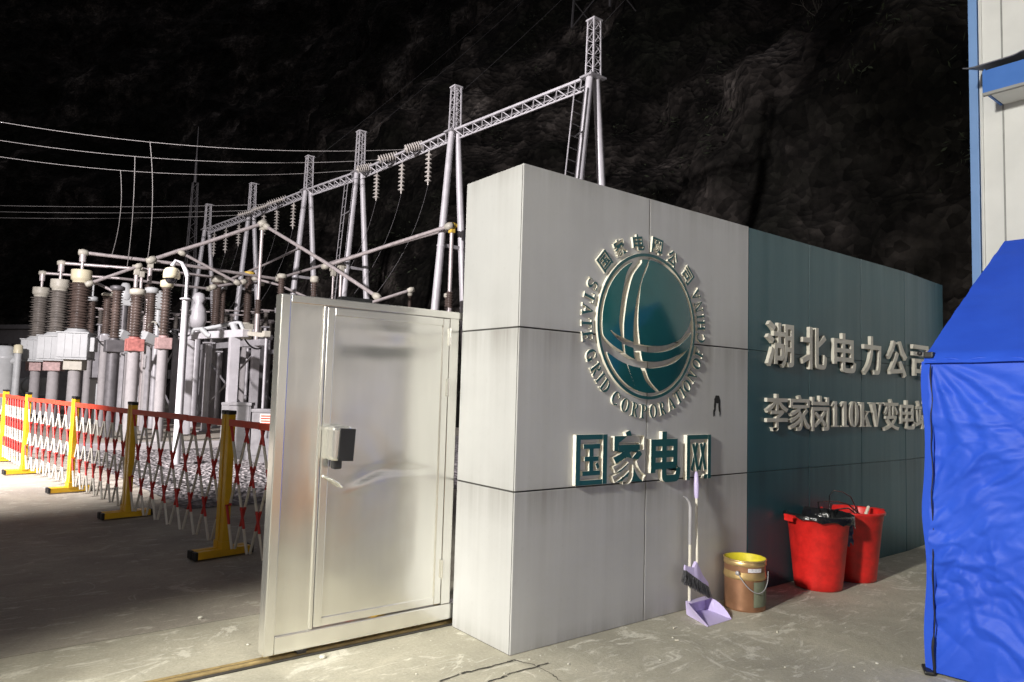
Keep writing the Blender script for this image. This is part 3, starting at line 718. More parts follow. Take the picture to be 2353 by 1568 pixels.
# broom leaning on the wall
br = thing('broom', 'lavender broom with cream pole leaning against the grey cladding', 'broom', (1.43, -0.12, 0))
b_top = ply(1600, 1084, -0.035); b_bot = ply(1602, 1305, -0.105)
b_g = b_top.lerp(b_bot, 0.27)
m = MB(); m.tube(b_g, b_bot, 0.0095, n=12); m.build('pole', 'cream_pole', br)
m = MB(); dv = (b_top-b_bot).normalized(); m.path([b_g-dv*.01, b_g+dv*.02, b_g.lerp(b_top, .5), b_top-dv*.02, b_top], [.012, .017, .018, .014, .007], 12); m.build('grip', 'lavender', br)
m = MB(); u = (ply(1641, 1362, -0.13)-ply(1572, 1312, -0.11)).normalized(); c0 = ply(1573, 1309, -0.11); nrm = Vector((0, 1, 0))
prof = [(0.0, .030, .008), (.05, .040, .012), (.095, .055, .016), (.125, .105, .02), (.15, .085, .019), (.20, .048, .015), (.27, .026, .010)]
P = []
for a, h_, t in prof:
    b = c0+u*a; up = Vector((0, 0, 1))*h_
    P += [b-nrm*t-Vector((0, 0, .004)), b+nrm*t-Vector((0, 0, .004)), b+nrm*t*.6+up, b-nrm*t*.6+up]
F = [(0, 1, 2, 3), (27, 26, 25, 24)]
for i in range(6):
    for k in range(4): F.append((i*4+k, i*4+(k+1) % 4, (i+1)*4+(k+1) % 4, (i+1)*4+k))
m.add(P, [f[::-1] for f in F]); m.build('head', 'lavender', br)
m = MB(); rnd = random.Random(5)
for k in range(420):
    a = rnd.uniform(0.0, .27); b = c0+u*a+nrm*rnd.uniform(-.014, .014)-Vector((0, 0, .002))
    e = b+Vector((rnd.gauss((a-.12)*.18, .006), rnd.gauss(-.005, .006), -rnd.uniform(.070, .088)))
    m.tube(b, e, .0016, .0010, 3, 0, False)
m.build('bristles', 'bristle', br)
# paint tin
tin = thing('paint_tin', 'empty copper coloured paint tin with yellow inside and brass bands', 'paint tin', (1.955, -0.19, 0))
R0 = 0.143; hT = 0.345; tc_ = (1.955, -0.185, 0)
m = MB(); m.lathe([(R0*.97, 0), (R0*.99, .004), (R0*.99, .012), (R0*.975, .02), (R0*.975, .215)], tc_, 40, cap=False); m.lathe([(R0*.98, .262), (R0*.98, .305)], tc_, 40, cap=False)
m.build('body', 'copper_tin', tin)
m = MB()
for z in (.222, .312): m.lathe([(R0*.975, z-.010), (R0*1.01, z-.006), (R0*1.015, z+.004), (R0*1.0, z+.018), (R0*.98, z+.042 if z < .3 else z+.024)], tc_, 40, cap=False)
m.lathe([(R0*.98, hT-.012), (R0*1.03, hT-.008), (R0*1.03, hT), (R0*.985, hT+.001)], tc_, 40, cap=False); m.build('band', 'brass_tin', tin)
m = MB(); m.lathe([(R0*.985, hT), (R0*.95, hT-.004), (R0*.95, .02), (0.0, .02)], tc_, 40, cap=False); m.build('inside', 'yellow_inside', tin)
def wrap(a0, a1, z0, z1, r, nn=12):
    m = MB(); P = []
    for i in range(nn+1):
        a = math.radians(a0+(a1-a0)*i/nn)
        P += [(tc_[0]+r*math.cos(a), tc_[1]+r*math.sin(a), z0), (tc_[0]+r*math.cos(a), tc_[1]+r*math.sin(a), z1)]
    m.add(P, [(2*i, 2*i+2, 2*i+3, 2*i+1) for i in range(nn)], 0, True); return m
wrap(238, 312, .035, .205, R0*1.004).build('label', 'green_label', tin)
wrap(222, 262, .270, .296, R0*1.004).build('sticker', 'paper_label', tin)
m = MB(); aa = [math.radians(196), math.radians(262)]
pts = []
for i in range(15):
    t = i/14; a = aa[0]+(math.radians(300)-aa[0])*t; z = .262-.125*math.sin(math.pi*min(1, t*1.02))
    pts.append((tc_[0]+(R0+.012+.012*math.sin(math.pi*t))*math.cos(a), tc_[1]+(R0+.012+.012*math.sin(math.pi*t))*math.sin(a), z))
m.path(pts, .0035, 6); m.lathe([(0, 0), (.016, 0), (.013, .010), (0, .011)], pts[0], 12, 0, (math.cos(aa[0]), math.sin(aa[0]), 0)); m.build('handle', 'galvanised', tin)

# red bins
def bin_thing(label, loc):
    r = thing('litter_bin', label, 'bin', loc, 'red plastic bins'); x, y = loc[0], loc[1]; hB = .565
    m = MB()
    m.lathe([(.0, .004), (.165, .0), (.176, .006), (.180, .04), (.225, hB-.075), (.229, hB-.070), (.232, hB-.03), (.246, hB-.022), (.250, hB-.008), (.247, hB), (.236, hB), (.230, hB-.01), (.222, hB-.08), (.172, .03), (0, .03)], (x, y, 0), 56)
    m.build('shell', 'bin_red', r)
    for sg, ang in ((1, math.radians(160)), (-1, math.radians(-20))):
        dx, dy = math.cos(ang), math.sin(ang); k = MB(); R = Matrix.Rotation(ang, 3, 'Z')
        k.bev((x+dx*.262, y+dy*.262, hB-.008), (.052, .105, .022), .006, 0, R); k.bev((x+dx*.282, y+dy*.282, hB-.030), (.012, .095, .034), .004, 0, R)
        k.build('handle', 'bin_red', r)
    return r
def behind(px, py, r):
    p = lev(px, py, 0); d = p-CAM; d.z = 0; return (p+d.normalized()*r).to_tuple()
B1 = behind(1880, 1361, .176); B2 = behind(1960, 1340, .176)
bin1 = bin_thing('red plastic bin lined with a black bag, nearer the paint tin', B1)
bin2 = copy_tree(bin1, B2, 'red plastic bin behind the bag-lined one, with wire loops and white tube inside')
def liner(c, hB, seed, drape_dir):
    m = MB(); rnd = random.Random(seed); n_ = 72; rows = 9; P = []
    for k in range(rows):
        for i in range(n_):
            a = 2*math.pi*i/n_; w_ = 0.5+0.5*math.cos(a-drape_dir)
            nz = noise.noise(Vector((math.cos(a)*4, math.sin(a)*4, k*.7+seed))); t = k/(rows-1)
            dr = 0.020+0.060*w_**2
            if t < .4: s_ = t/.4; r_ = .195+.036*s_+.010*nz*(1-s_); z = hB-.13+.152*s_+.008*nz*s_
            elif t < .6: s_ = (t-.4)/.2; r_ = .231+.034*s_+.005*nz; z = hB+.020+.006*nz-.008*s_
            else: s_ = (t-.6)/.4; r_ = .265+.004*s_+.012*nz*s_; z = hB+.012-dr*s_*(1+.5*nz)
            P.append((c[0]+r_*math.cos(a), c[1]+r_*math.sin(a), z))
    m.add(P, [(k*n_+i, k*n_+(i+1) % n_, (k+1)*n_+(i+1) % n_, (k+1)*n_+i) for k in range(rows-1) for i in range(n_)], 0, True)
    k0 = [(c[0], c[1], hB-.15)]; m.add([P[i] for i in range(n_)]+k0, [((i+1) % n_, i, n_) for i in range(n_)], 0, True)
    return m
tag(place(liner(B1, .565, 3, math.radians(-60)).build('bin_bag', 'black_film'), B1), 'crinkled black bag folded over the rim of the nearer red bin', 'bin bag')
m = MB(); c = Vector((3.05, -0.22, .60))
def loop(pts, r): m.path([Vector(p) for p in pts], r, 6)
q = [ply(1893, 1192, -.2), ply(1882, 1170, -.2), ply(1880, 1155, -.18), ply(1893, 1152, -.16), ply(1925, 1152, -.15), ply(1950, 1160, -.15), ply(1978, 1185, -.2)]
loop(q, .006)
q = [ply(1908, 1192, -.22), ply(1906, 1165, -.22), ply(1906, 1140, -.2), ply(1915, 1127, -.18), ply(1935, 1130, -.16), ply(1955, 1142, -.15), ply(1966, 1165, -.15), ply(1970, 1190, -.18)]
loop(q, .005)
q = [ply(1910, 1190, -.24), ply(1905, 1175, -.24), ply(1930, 1170, -.24), ply(1950, 1168, -.24), ply(1965, 1180, -.24), ply(1985, 1192, -.24)]
loop(q, .006)
m.build('wire_loops', 'black_film'); o = bpy.data.objects['wire_loops']; o.name = 'bag_tie'; tag(o, 'dark looped straps sticking up out of the rear red bin', 'strap')
m = MB(); a_, b_ = ply(1985, 1195, -.28), ply(1996, 1164, -.28)
for i in range(5):
    pA = a_.lerp(b_, i/5); pB = a_.lerp(b_, (i+.8)/5); m.tube(pA, pB, .0135, n=10); m.tube(pB, a_.lerp(b_, (i+1)/5), .010, n=8)
m.build('tube', 'paper'); o = bpy.data.objects['tube']; o.name = 'plastic_tube'; tag(o, 'short white ribbed tube sticking out of the rear red bin', 'tube')

hang_ = MB(); c = ply(1953, 1215, -.36); P = []
for k in range(13):
    for i in range(9):
        nz = noise.noise(Vector((i*.6, k*.6, 2))); P.append((c.x-.045+.011*i+.012*nz, c.y+.02*nz-.006*math.sin(i), c.z+.03-.013*k*(1+.1*math.sin(i*.9))))
hang_.add(P, [(k*9+i, k*9+i+1, (k+1)*9+i+1, (k+1)*9+i) for k in range(12) for i in range(8)], 0, True)
tag(place(hang_.build('plastic_bag', 'film_blue'), c), 'small crumpled bluish plastic bag hanging between the two red bins', 'plastic bag')
# small litter and a stone
def litter(px, py, L, ang, label, mat_='paper', r=.004, name='cigarette_butt', cat='cigarette butt'):
    p = lev(px, py, 0); m = MB(); d = Vector((math.cos(ang), math.sin(ang), 0))*L/2
    m.tube(p-d+Vector((0, 0, r)), p+d+Vector((0, 0, r)), r, n=8); tag(m.build(name, mat_), label, cat)
litter(1700, 1391, .028, .2, 'cigarette butt lying right beside the paint tin')
litter(1550, 1444, .030, .1, 'cigarette butt on the concrete left of the dustpan')
litter(1555, 1473, .022, 2.6, 'cigarette butt on the concrete below the dustpan')
litter(1786, 1453, .028, .5, 'cigarette butt on open concrete before the bins')
def stone(px, py, r, label):
    p = lev(px, py, 0); bm = bmesh.new(); bmesh.ops.create_icosphere(bm, subdivisions=2, radius=r)
    for v in bm.verts: v.co *= 1+.5*noise.noise(v.co*60/ (r/.02)*.02+Vector((px, 0, 0))); v.co.z *= .6
    bm.verts.index_update(); m = MB(); m.add([v.co+p+Vector((0, 0, r*.4)) for v in bm.verts], [[v.index for v in f.verts] for f in bm.faces]); bm.free()
    tag(m.build('stone', 'pale_stone'), label, 'stone')
stone(741, 1513, .020, 'small pale stone lying in front of the steel gate')
stone(460, 1422, .016, 'small pale stone on the yard threshold beyond the track')
stone(570, 1483, .010, 'tiny pale stone beside the gate track')
rnd = random.Random(4)
for k in range(26):
    px, pyy = rnd.uniform(650, 2080), rnd.uniform(1430, 1560)
    if pyy < 1512-.30*(px-1171)+14 and px > 1030: pyy = 1512-.30*(px-1171)+14+rnd.uniform(0, 60)
    if pyy > 1566 or (1560 < px < 1700 and pyy < 1450) or pyy < 1395: continue
    if px < 1030 and pyy < 1512-.155*(px-600)+8: continue
    stone(px, pyy, rnd.uniform(.003, .008), 'tiny pale grit crumb scattered on the front concrete'); o = bpy.context.scene.objects[-1]; o['group'] = 'grit crumbs'
# cracks / joint in the apron
m = MB()
def crack(pts, wd):
    for (x0, y0), (x1, y1) in zip(pts[:-1], pts[1:]):
        a, b = lev(x0, y0, 0), lev(x1, y1, 0); k = 5; prev = a
        for i in range(1, k+1):
            q = a.lerp(b, i/k); q.x += random.gauss(0, .006); q.y += random.gauss(0, .006)
            d = (q-prev).normalized(); s_ = Vector((-d.y, d.x, 0))*wd*random.uniform(.5, 1.4); z_ = Vector((0, 0, .004))
            m.add([prev-s_+z_, q-s_+z_, q+s_+z_, prev+s_+z_], [(0, 1, 2, 3)]); prev = q
crack([(1010, 1568), (1060, 1550), (1120, 1535), (1165, 1522), (1185, 1518)], .006)
crack([(1120, 1568), (1165, 1552), (1215, 1538), (1262, 1526)], .005)
crack([(1180, 1518), (1225, 1528), (1262, 1548), (1290, 1568)], .003)
structure(m.build('pavement_cracks', 'earth'))

# ================================================================== BLUE TENT
tent = thing('canopy_tent', 'bright blue gabled canopy tent with full side curtain beside the bins', 'tent', (3.1, -2.1, 0))
TX, TY, TZ, RX, RZ, TL = 1.785, -1.475, 1.735, 3.08, 2.60, 1.30
def cloth(fn, nu_, nv_, name, par, mat_='blue_tarp'):
    m = MB(); P = [fn(i/nu_, j/nv_) for j in range(nv_+1) for i in range(nu_+1)]
    m.add(P, [(j*(nu_+1)+i, j*(nu_+1)+i+1, (j+1)*(nu_+1)+i+1, (j+1)*(nu_+1)+i) for j in range(nv_) for i in range(nu_)], 0, True)
    return m.build(name, mat_, par)
def wr(y, z, k=1.0):
    def rid(a, b, c, p): return (1-abs(noise.noise(Vector((a, b, c)))*1.6))**p if abs(noise.noise(Vector((a, b, c))))*1.6 < 1 else 0.0
    wx = noise.noise(Vector((y*1.3, z*1.3, 7)))*.35; wz = noise.noise(Vector((y*1.3, z*1.3, 17)))*.35
    yy, zz = y+wx, z+wz
    low = 1.25-min(1, z/1.75)*.85
    broad = noise.noise(Vector((yy*.9+zz*.8, zz*1.6-yy*.7, 1)))*.035
    big = -.016*rid(yy*1.5+zz*1.3, zz*3.4-yy*1.4, 3, 3)*(1.3-.6*low)
    mid = -.012*rid(yy*3.4-zz*1.0, zz*6.0+yy*2.0, 5, 3)*low
    mid2 = .009*rid(yy*5.0+zz*2.6, zz*7.4-yy*2.2, 8, 3)*low
    fine = -.005*rid(yy*10, zz*13+yy*3, 11, 2)*low
    r_ = math.hypot(y-TY, z-TZ); an = math.atan2(TZ-z, TY-y+1e-6)
    fan = .012*math.sin(an*19+noise.noise(Vector((r_*2, 0, 0)))*2)*max(0, 1-r_/1.25)*min(1, r_*5)
    return (broad*1.2+(big+mid+mid2+fine)*1.2+fan)*k
def side_curtain(u_, v_):
    y = TY - TL*u_; z = 0.015+(TZ-.02)*v_
    bulge = -.035*math.sin(math.pi*v_)*min(1, u_*2.5+.1)
    return (TX+bulge+wr(y, z)*min(1, (1-v_)*8+.1), y, z)
cloth(side_curtain, 130, 170, 'side_curtain', tent)
def end_curtain(u_, v_):
    x = TX+(2*(RX-TX))*u_; z = 0.015+(TZ-.02)*v_
    return (x, TY+.012+wr(x+4, z, .7), z)
cloth(end_curtain, 60, 40, 'side_curtain', tent)
def back_curtain(u_, v_):
    return (2*RX-TX, TY-TL*u_, .015+(TZ-.02)*v_)
cloth(back_curtain, 4, 4, 'side_curtain', tent)
cloth(lambda u_, v_: (TX+2*(RX-TX)*u_, TY-TL, .015+(TZ-.02)*v_), 4, 4, 'side_curtain', tent)
def roof_l(u_, v_):
    y = TY+.02-(TL+.04)*u_; x = TX-.03+(RX-TX+.03)*v_; sag = -.030*math.sin(math.pi*v_)*math.sin(math.pi*u_)
    z = TZ-.005+(RZ-TZ)*v_+sag+noise.noise(Vector((y*3, x*3, 2)))*.012+.012*noise.noise(Vector((x*11, 3, 3)))*max(0, 1-u_*6)
    if v_ < .02: z -= .03
    return (x, y, z)
roofo = cloth(roof_l, 80, 40, 'roof', tent)
cloth(lambda u_, v_: (2*RX-TX+.03-(RX-TX+.03)*v_, TY+.02-(TL+.04)*u_, TZ-.005+(RZ-TZ)*v_), 8, 4, 'roof', tent)
m = MB()
for yy in (TY+.005, TY-TL):
    m.add([(TX, yy, TZ-.004), (2*RX-TX, yy, TZ-.004), (RX, yy, RZ-.01)], [(0, 1, 2)])
m.build('gable', 'blue_tarp', tent)
m = MB(); hemp = [(TX-.012-.004*math.sin(i*1.3), TY+.005-TL*i/60, TZ-.02-.006*math.sin(i*.9)) for i in range(61)]
m.path(hemp, .007, 6); m.build('hem', 'blue_tarp', tent)
m = MB()
for x in (TX+.05, 2*RX-TX-.05):
    for y in (TY-.05, TY-TL+.05): m = MB(); m.bev((x, y, TZ/2-.02), (.03, .03, TZ-.04), .004); m.build('frame_leg', 'galvanised', tent)
m = MB(); m.bar((TX+.05, TY-.06, TZ-.06), (TX+.05, TY-TL+.06, TZ-.06), .025); m.build('frame_rail', 'galvanised', tent)
# seam strip with gap at the corner, and bracket
def strip(u_, v_):
    z = .01+(TZ-.04)*v_; wv = .010*math.sin(z*9)+.008*noise.noise(Vector((z*4, 1, 1)))
    return (TX-.008-.010*u_+wv*.4, TY+.032-.050*u_+wv, z)
cloth(strip, 5, 60, 'corner_flap', tent)
m = MB(); pts = [(TX-.030+.006*math.sin(i*.5), TY-.020+.010*noise.noise(Vector((i*.25, 0, 0))), TZ-.05-(TZ-.06)*i/50) for i in range(51)]
m.path(pts, [.003+.003*abs(noise.noise(Vector((i*.3, 4, 4)))) + (.004 if i > 44 else 0) for i in range(51)], 6); m.build('zip', 'black_plastic', tent)
m = MB(); m.bev((TX-.005, TY-.005, TZ+.006), (.045, .05, .035), .008); m.lathe([(0, 0), (.014, 0), (.012, .01), (0, .012)], (TX-.03, TY+.035, TZ+.015), 12, 0, (-1, .2, 0)); m.build('corner_bracket', 'black_plastic', tent)
m = MB(); m.bev((TX-.01, TY+.02, .012), (.13, .05, .022), .008, 0, Matrix.Rotation(.5, 3, 'Z')); m.build('foot_pad', 'black_plastic', tent)

# ================================================================== PREFAB BUILDING
bld = thing('prefab_building', 'tall white panel building with light blue corner trim behind the tent', 'building', (6.5, -4, 0))
BX, BY, BH = 6.5, -0.095, 8.2
m = MB(); m.box((BX+2.0, BY-5.05, BH/2), (4.0, 9.9, BH)); m.build('wall', 'white_panel', bld)
m = MB(); m.bev((BX+.03, BY-.045, BH/2), (.10, .09, BH), .006); m.build('corner_trim', 'blue_trim', bld)
m = MB()
for yy in (-.108, -.42, -1.40, -2.38, -3.36): m.box((BX-.004, yy-.005, BH/2), (.008, .016, BH))
m.build('panel_joint', 'seam_grey', bld)
m = MB(); m.tube((BX-.012, BY-.125, 0), (BX-.012, BY-.125, BH), .012, n=8); m.build('joint_bead', 'white_panel', bld)
awn = MB(); zb, zt = 4.80, 5.10; fx = BX-.52; y1 = -.40
awn.box((fx, y1-1.5, (zb+zt)/2-.02), (.03, 3.0, zt-zb-.05)); awn.box((BX-.26, y1-.012, (zb+zt)/2), (.50, .02, .26))
canopy = awn.build('canopy', 'blue_fascia', bld)
m = MB(); m.box((BX-.25, y1-1.51, zb+.03), (.48, 2.95, .02)); m.build('soffit', 'white_panel', canopy)
m = MB(); m.box((fx, y1-1.5, zb-.005), (.045, 3.0, .03)); m.build('edge_trim', 'seam_grey', canopy)
m = MB(); P = []; n_ = 60
for i in range(n_+1):
    y = y1+.16-3.3*i/n_; zc = .022*max(0, math.cos(i*2*math.pi/10))**6
    P += [(fx-.10, y, zt+.0+zc), (BX-.002, y, zt+.17+zc), (fx-.10, y, zt-.012+zc), (BX-.002, y, zt+.158+zc)]
F = []
for i in range(n_): a = i*4; F += [(a, a+1, a+5, a+4), (a+2, a+6, a+7, a+3), (a, a+4, a+6, a+2)]
m.add(P, F); m.add(P, [(0, 2, 3, 1)]); m.build('canopy_roof', 'roof_sheet', canopy)

# unseen wall and orange block, added for the polished gate to reflect
m = MB(); m.box((5.0, -8.2, 1.35), (10, .4, 2.7)); tag(m.build('added_back_wall', 'plaster'), 'unseen pale plastered wall added for the steel gate to reflect', 'wall')

bb = thing('added_orange_block', 'unseen orange plastic block added for its reflection in the steel gate', 'barrier', (0.45, -3.4, 0))
m = MB(); m.bev((.45, -3.4, .18), (1.0, .5, .36), .05); m.bev((.45, -3.4, .62), (.9, .30, .62), .06); m.build('body', 'orange_plastic', bb)
m = MB(); m.bev((.45, -3.24, .62), (.7, .02, .16), .005); m.build('stripe', 'cream_pole', bb)
# ================================================================== SUBSTATION YARD
def px_w(w_px, dep): return w_px*dep/FPX
def insulator_prof(r, h, sheds):
    P = [(r*.62, 0)]; s_ = h/sheds
    for k in range(sheds):
        z = k*s_; rr = r if k % 2 == 0 else r*.88
        P += [(r*.62, z+s_*.15), (rr, z+s_*.42), (rr, z+s_*.52), (r*.64, z+s_*.80)]
    return P+[(r*.62, h)]
# ---- current transformers
def transformer(px, dep, rows, label, clamp_mat, scale):
    """rows: picture rows of the top elbow, head top, head bottom, porcelain bottom, tank top, tank bottom, clamp bottom"""
    b = dist(px, 750, dep); b.z = 0; z = [zat(b, r) for r in rows]
    t = thing('instrument_transformer', label, 'transformer', b, 'instrument transformers on posts'); x, y = b.x, b.y
    ang = math.atan2(1.0, .45); R = Matrix.Rotation(ang-math.pi/2, 3, 'Z')
    m = MB(); m.tube((x, y, 0), (x, y, z[5]-.05), .175*scale, .165*scale, 20); post = m.build('post', 'concrete_post', t)
    m = MB(); m.bev((x, y, (z[5]+z[6])/2-.03), (.50*scale, .46*scale, z[5]-z[6]-.04), .02, 0, R); m.build('clamp_plate', clamp_mat, t)
    m = MB(); m.bev((x, y, z[5]-.03), (.82*scale, .78*scale, .05), .01, 0, R)
    m.bev((x, y, (z[4]+z[5])/2), (.80*scale, .74*scale, z[4]-z[5]), .02, 0, R)
    for s_ in (-.2, 0.0, .2):
        q = R @ Vector((s_*scale, -.375*scale, 0)); m.box((x+q.x, y+q.y, (z[4]+z[5])/2), (.02, .02, (z[4]-z[5])*.9), 0, R)
        q = R @ Vector((-.405*scale, s_*scale, 0)); m.box((x+q.x, y+q.y, (z[4]+z[5])/2), (.02, .02, (z[4]-z[5])*.9), 0, R)
    m.bev((x, y, z[4]+.02), (.86*scale, .80*scale, .04), .01, 0, R)
    m.lathe([(.34*scale, 0), (.34*scale, .05), (.27*scale, .10), (.27*scale, max(.12, z[3]-z[4]-.02))], (x, y, z[4]+.02), 24)
    tank = m.build('tank', 'grey_paint', t)
    m = MB(); q = R @ Vector((.46*scale, -.05, 0)); m.bev((x+q.x, y+q.y, (z[4]+z[5])/2+.05), (.16, .34, .42), .02, 0, R); m.build('terminal_box', 'grey_paint', tank)
    m = MB(); m.lathe(insulator_prof(.325*scale, z[2]-z[3], 17), (x, y, z[3]), 24); m.build('insulator', 'grey_porcelain' if scale < 1 else 'brown_porcelain', t)
    m = MB(); hh = z[1]-z[2]; rr = .275*scale; m.lathe([(rr*.8, 0), (rr*.82, .06), (rr*.98, .10), (rr, .14), (rr, hh-.03), (rr*.96, hh-.005), (0, hh)], (x, y, z[2]), 28)
    m.build('head', 'cream_paint' if scale >= 1 else 'pale_plate', t)
    m = MB(); m.tube((x, y, z[1]-.02), (x, y, z[0]-.22), .045, n=10); m.tube((x, y, z[0]-.28), (x, y, z[0]-.02), .09, n=12); m.build('stem', 'aluminium_tube', t)
    return Vector((x, y, z[0]))
e1 = transformer(179, 21.0, (581, 621, 651, 757, 768, 823, 850), 'nearest instrument transformer with yellowed head, right end of the row of three', 'pale_plate', 1.0)
e2 = transformer(131, 22.3, (605, 643, 669, 766, 775, 826, 852), 'middle instrument transformer of the row of three at far left', 'pink_plate', .97)
e3 = transformer(89, 25.0, (628, 661, 683, 775, 783, 828, 852), 'leftmost instrument transformer with narrow head, at the left of the yard', 'pink_plate', .96)
def busbar(pts, r, label, name='busbar', clamps=True, mat_='aluminium_tube'):
    m = MB(); pts = [Vector(p) for p in pts]
    for a, b in zip(pts[:-1], pts[1:]): m.tube(a, b, r, n=10)
    o = m.build(name, mat_)
    tag(place(o, pts[0]), label, 'busbar', 'bus tubes over the yard')
    if clamps:
        for p in (pts[0], pts[-1]): k = MB(); k.lathe([(0, -r*2.4), (r*1.5, -r*2.2), (r*2.0, 0), (r*1.5, r*2.2), (0, r*2.4)], p, 12, 0, pts[1]-pts[0]); k.build('end_clamp', 'pale_plate', o)
    return o
busbar([e1, lev(400, 606, e1.z), lev(640, 642, e1.z)], .055, 'topmost long horizontal bus tube starting at the yellow-headed transformer')
busbar([e2, lev(372, 622, e2.z), lev(600, 652, e2.z)], .05, 'long horizontal bus tube starting at the middle transformer')
busbar([e3, lev(275, 640, e3.z), lev(480, 664, e3.z)], .05, 'long horizontal bus tube starting at the leftmost transformer')

# ---- post insulators (arresters, bus supports)
def post_insulator(px, prow, dep, rows, bw, pw, label, top='pale_plate', clamp='pink_plate', body='brown_porcelain', post='concrete_post', stem=None, ped=True):
    """rows: cap top, insulator top, insulator bottom, clamp bottom"""
    b = dist(px, prow, dep); b.z = 0; x, y = b.x, b.y; z = [zat(b, r) for r in rows]
    t = thing('post_insulator', label, 'insulator', b, 'post insulators in the yard')
    if ped:
        m = MB(); m.tube((x, y, 0), (x, y, z[3]+.02), px_w(pw, dep)/2, n=16); m.build('post', post, t)
    m = MB(); w_ = px_w(pw*1.35, dep); m.bev((x, y, (z[2]+z[3])/2-.02), (w_, w_, max(.06, z[2]-z[3]-.05)), .012); m.tube((x, y, z[2]-.05), (x, y, z[2]), px_w(bw, dep)*.42, n=14); m.build('clamp_plate', clamp, t)
    m = MB(); m.lathe(insulator_prof(px_w(bw, dep)/2, z[1]-z[2], max(8, int((z[1]-z[2])/.065))), (x, y, z[2]), 18); m.build('insulator', body, t)
    m = MB(); r_ = px_w(bw, dep)*.50; m.lathe([(r_*.8, 0), (r_*1.15, .03), (r_*1.15, max(.05, z[0]-z[1]-.03)), (r_*.7, max(.07, z[0]-z[1]))], (x, y, z[1]-.01), 16)
    if stem: m.tube((x, y, z[0]-.03), (x, y, zat(b, stem)), .03, n=8)
    m.build('cap', top, t)
    return b, z
G_ = 'concrete_post'
post_insulator(381, 700, 16.0, (643, 661, 772, 803), 25, 23, 'tall post insulator on a round column just left of the white camera pole', 'cream_paint')
post_insulator(315, 700, 16.6, (663, 678, 775, 808), 30, 26, 'post insulator with red marked clamp, between two other columns', 'pale_plate', 'faded_red')
post_insulator(268, 700, 17.2, (656, 668, 778, 810), 27, 27, 'post insulator on a column coloured dark for shade', 'dark_steel', 'dark_steel', 'brown_porcelain', 'dark_steel')  # shade put into the colour: column, clamp and cap in dark steel
post_insulator(247, 700, 21, (673, 681, 768, 786), 23, 18, 'post insulator just left of the dark column', 'pale_plate', 'galvanised')
post_insulator(212, 700, 23, (681, 692, 768, 782), 20, 16, 'slim post insulator directly right of the nearest transformer', 'grey_paint', 'galvanised', stem=648)
post_insulator(347, 700, 20, (660, 674, 771, 790), 26, 18, 'post insulator with grey dome between two lit columns', 'grey_paint', 'galvanised')
post_insulator(362, 720, 22, (672, 690, 770, 790), 18, 16, 'post insulator half hidden behind the tall lit one', 'grey_paint', 'galvanised')
post_insulator(297, 700, 22, (668, 684, 772, 790), 20, 16, 'post insulator with white bell cap behind the dark column', 'grey_paint', 'galvanised')
post_insulator(497, 700, 24, (634, 650, 748, 764), 25, 18, 'thick brown post insulator standing right of the camera pole', 'pale_plate', 'galvanised')
post_insulator(511, 720, 25, (655, 665, 750, 766), 14, 12, 'narrow post insulator close behind the thick brown one', 'grey_paint', 'galvanised')
b9, _ = post_insulator(569, 700, 24.6, (624, 632, 742, 758), 22, 18, 'tall brown post insulator with yellow top left of the gate', 'phase_yellow', 'pale_plate')
post_insulator(647, 650, 22, (629, 640, 705, 720), 19, 14, 'brown post insulator rising over the left corner of the gate', 'pale_plate', 'galvanised')
post_insulator(722, 660, 20, (634, 649, 705, 720), 17, 13, 'brown post insulator seen over the middle of the gate', 'pale_plate', 'galvanised')
post_insulator(1028, 690, 20, (673, 684, 740, 755), 15, 12, 'small brown post insulator beside the sign wall edge', 'pale_plate', 'galvanised')
post_insulator(942, 680, 26, (672, 680, 720, 730), 10, 9, 'tiny brown post insulator over the right half of the gate', 'pale_plate', 'galvanised')

# ---- sloping connecting tubes
def P3(x, y, d): return dist(x, y, d)
busbar([P3(205, 652, 20), P3(318, 612, 21)], .045, 'short sloping tube rising behind the nearest transformer')
busbar([P3(347, 598, 21), P3(407, 578, 21.5), P3(470, 559, 22), P3(603, 514, 23)], .06, 'long sloping bus tube climbing to the high tee post')
busbar([P3(612, 521, 23), P3(745, 602, 21), P3(866, 682, 19.5)], .055, 'sloping tube descending right from the high tee post over the gate')
busbar([P3(418, 582, 21.5), P3(480, 615, 22), P3(545, 650, 22.5)], .045, 'sloping tube descending right of the camera pole')
busbar([P3(217, 648, 22), P3(265, 672, 22)], .045, 'short tube dropping between transformer and dark column')
busbar([P3(1032, 520, 20), P3(900, 562, 21), P3(748, 612, 22)], .055, 'upper of two long tubes sloping down from the post beside the sign wall')
busbar([P3(1030, 527, 20.3), P3(850, 578, 23), P3(640, 640, 27)], .05, 'lower of two long tubes sloping down from the post beside the sign wall')
busbar([P3(840, 700, 18), P3(944, 667, 18.5)], .04, 'short tube rising to the right over the gate top')
busbar([P3(585, 641, 24), P3(640, 655, 23.5), P3(720, 690, 22)], .04, 'tube dropping right from the yellow-topped insulator')
busbar([P3(520, 646, 24), P3(600, 612, 25), P3(690, 570, 26)], .04, 'thin sloping tube crossing behind the tee post')
busbar([P3(490, 660, 23), P3(560, 648, 24)], .05, 'short thick tube between the brown insulators')
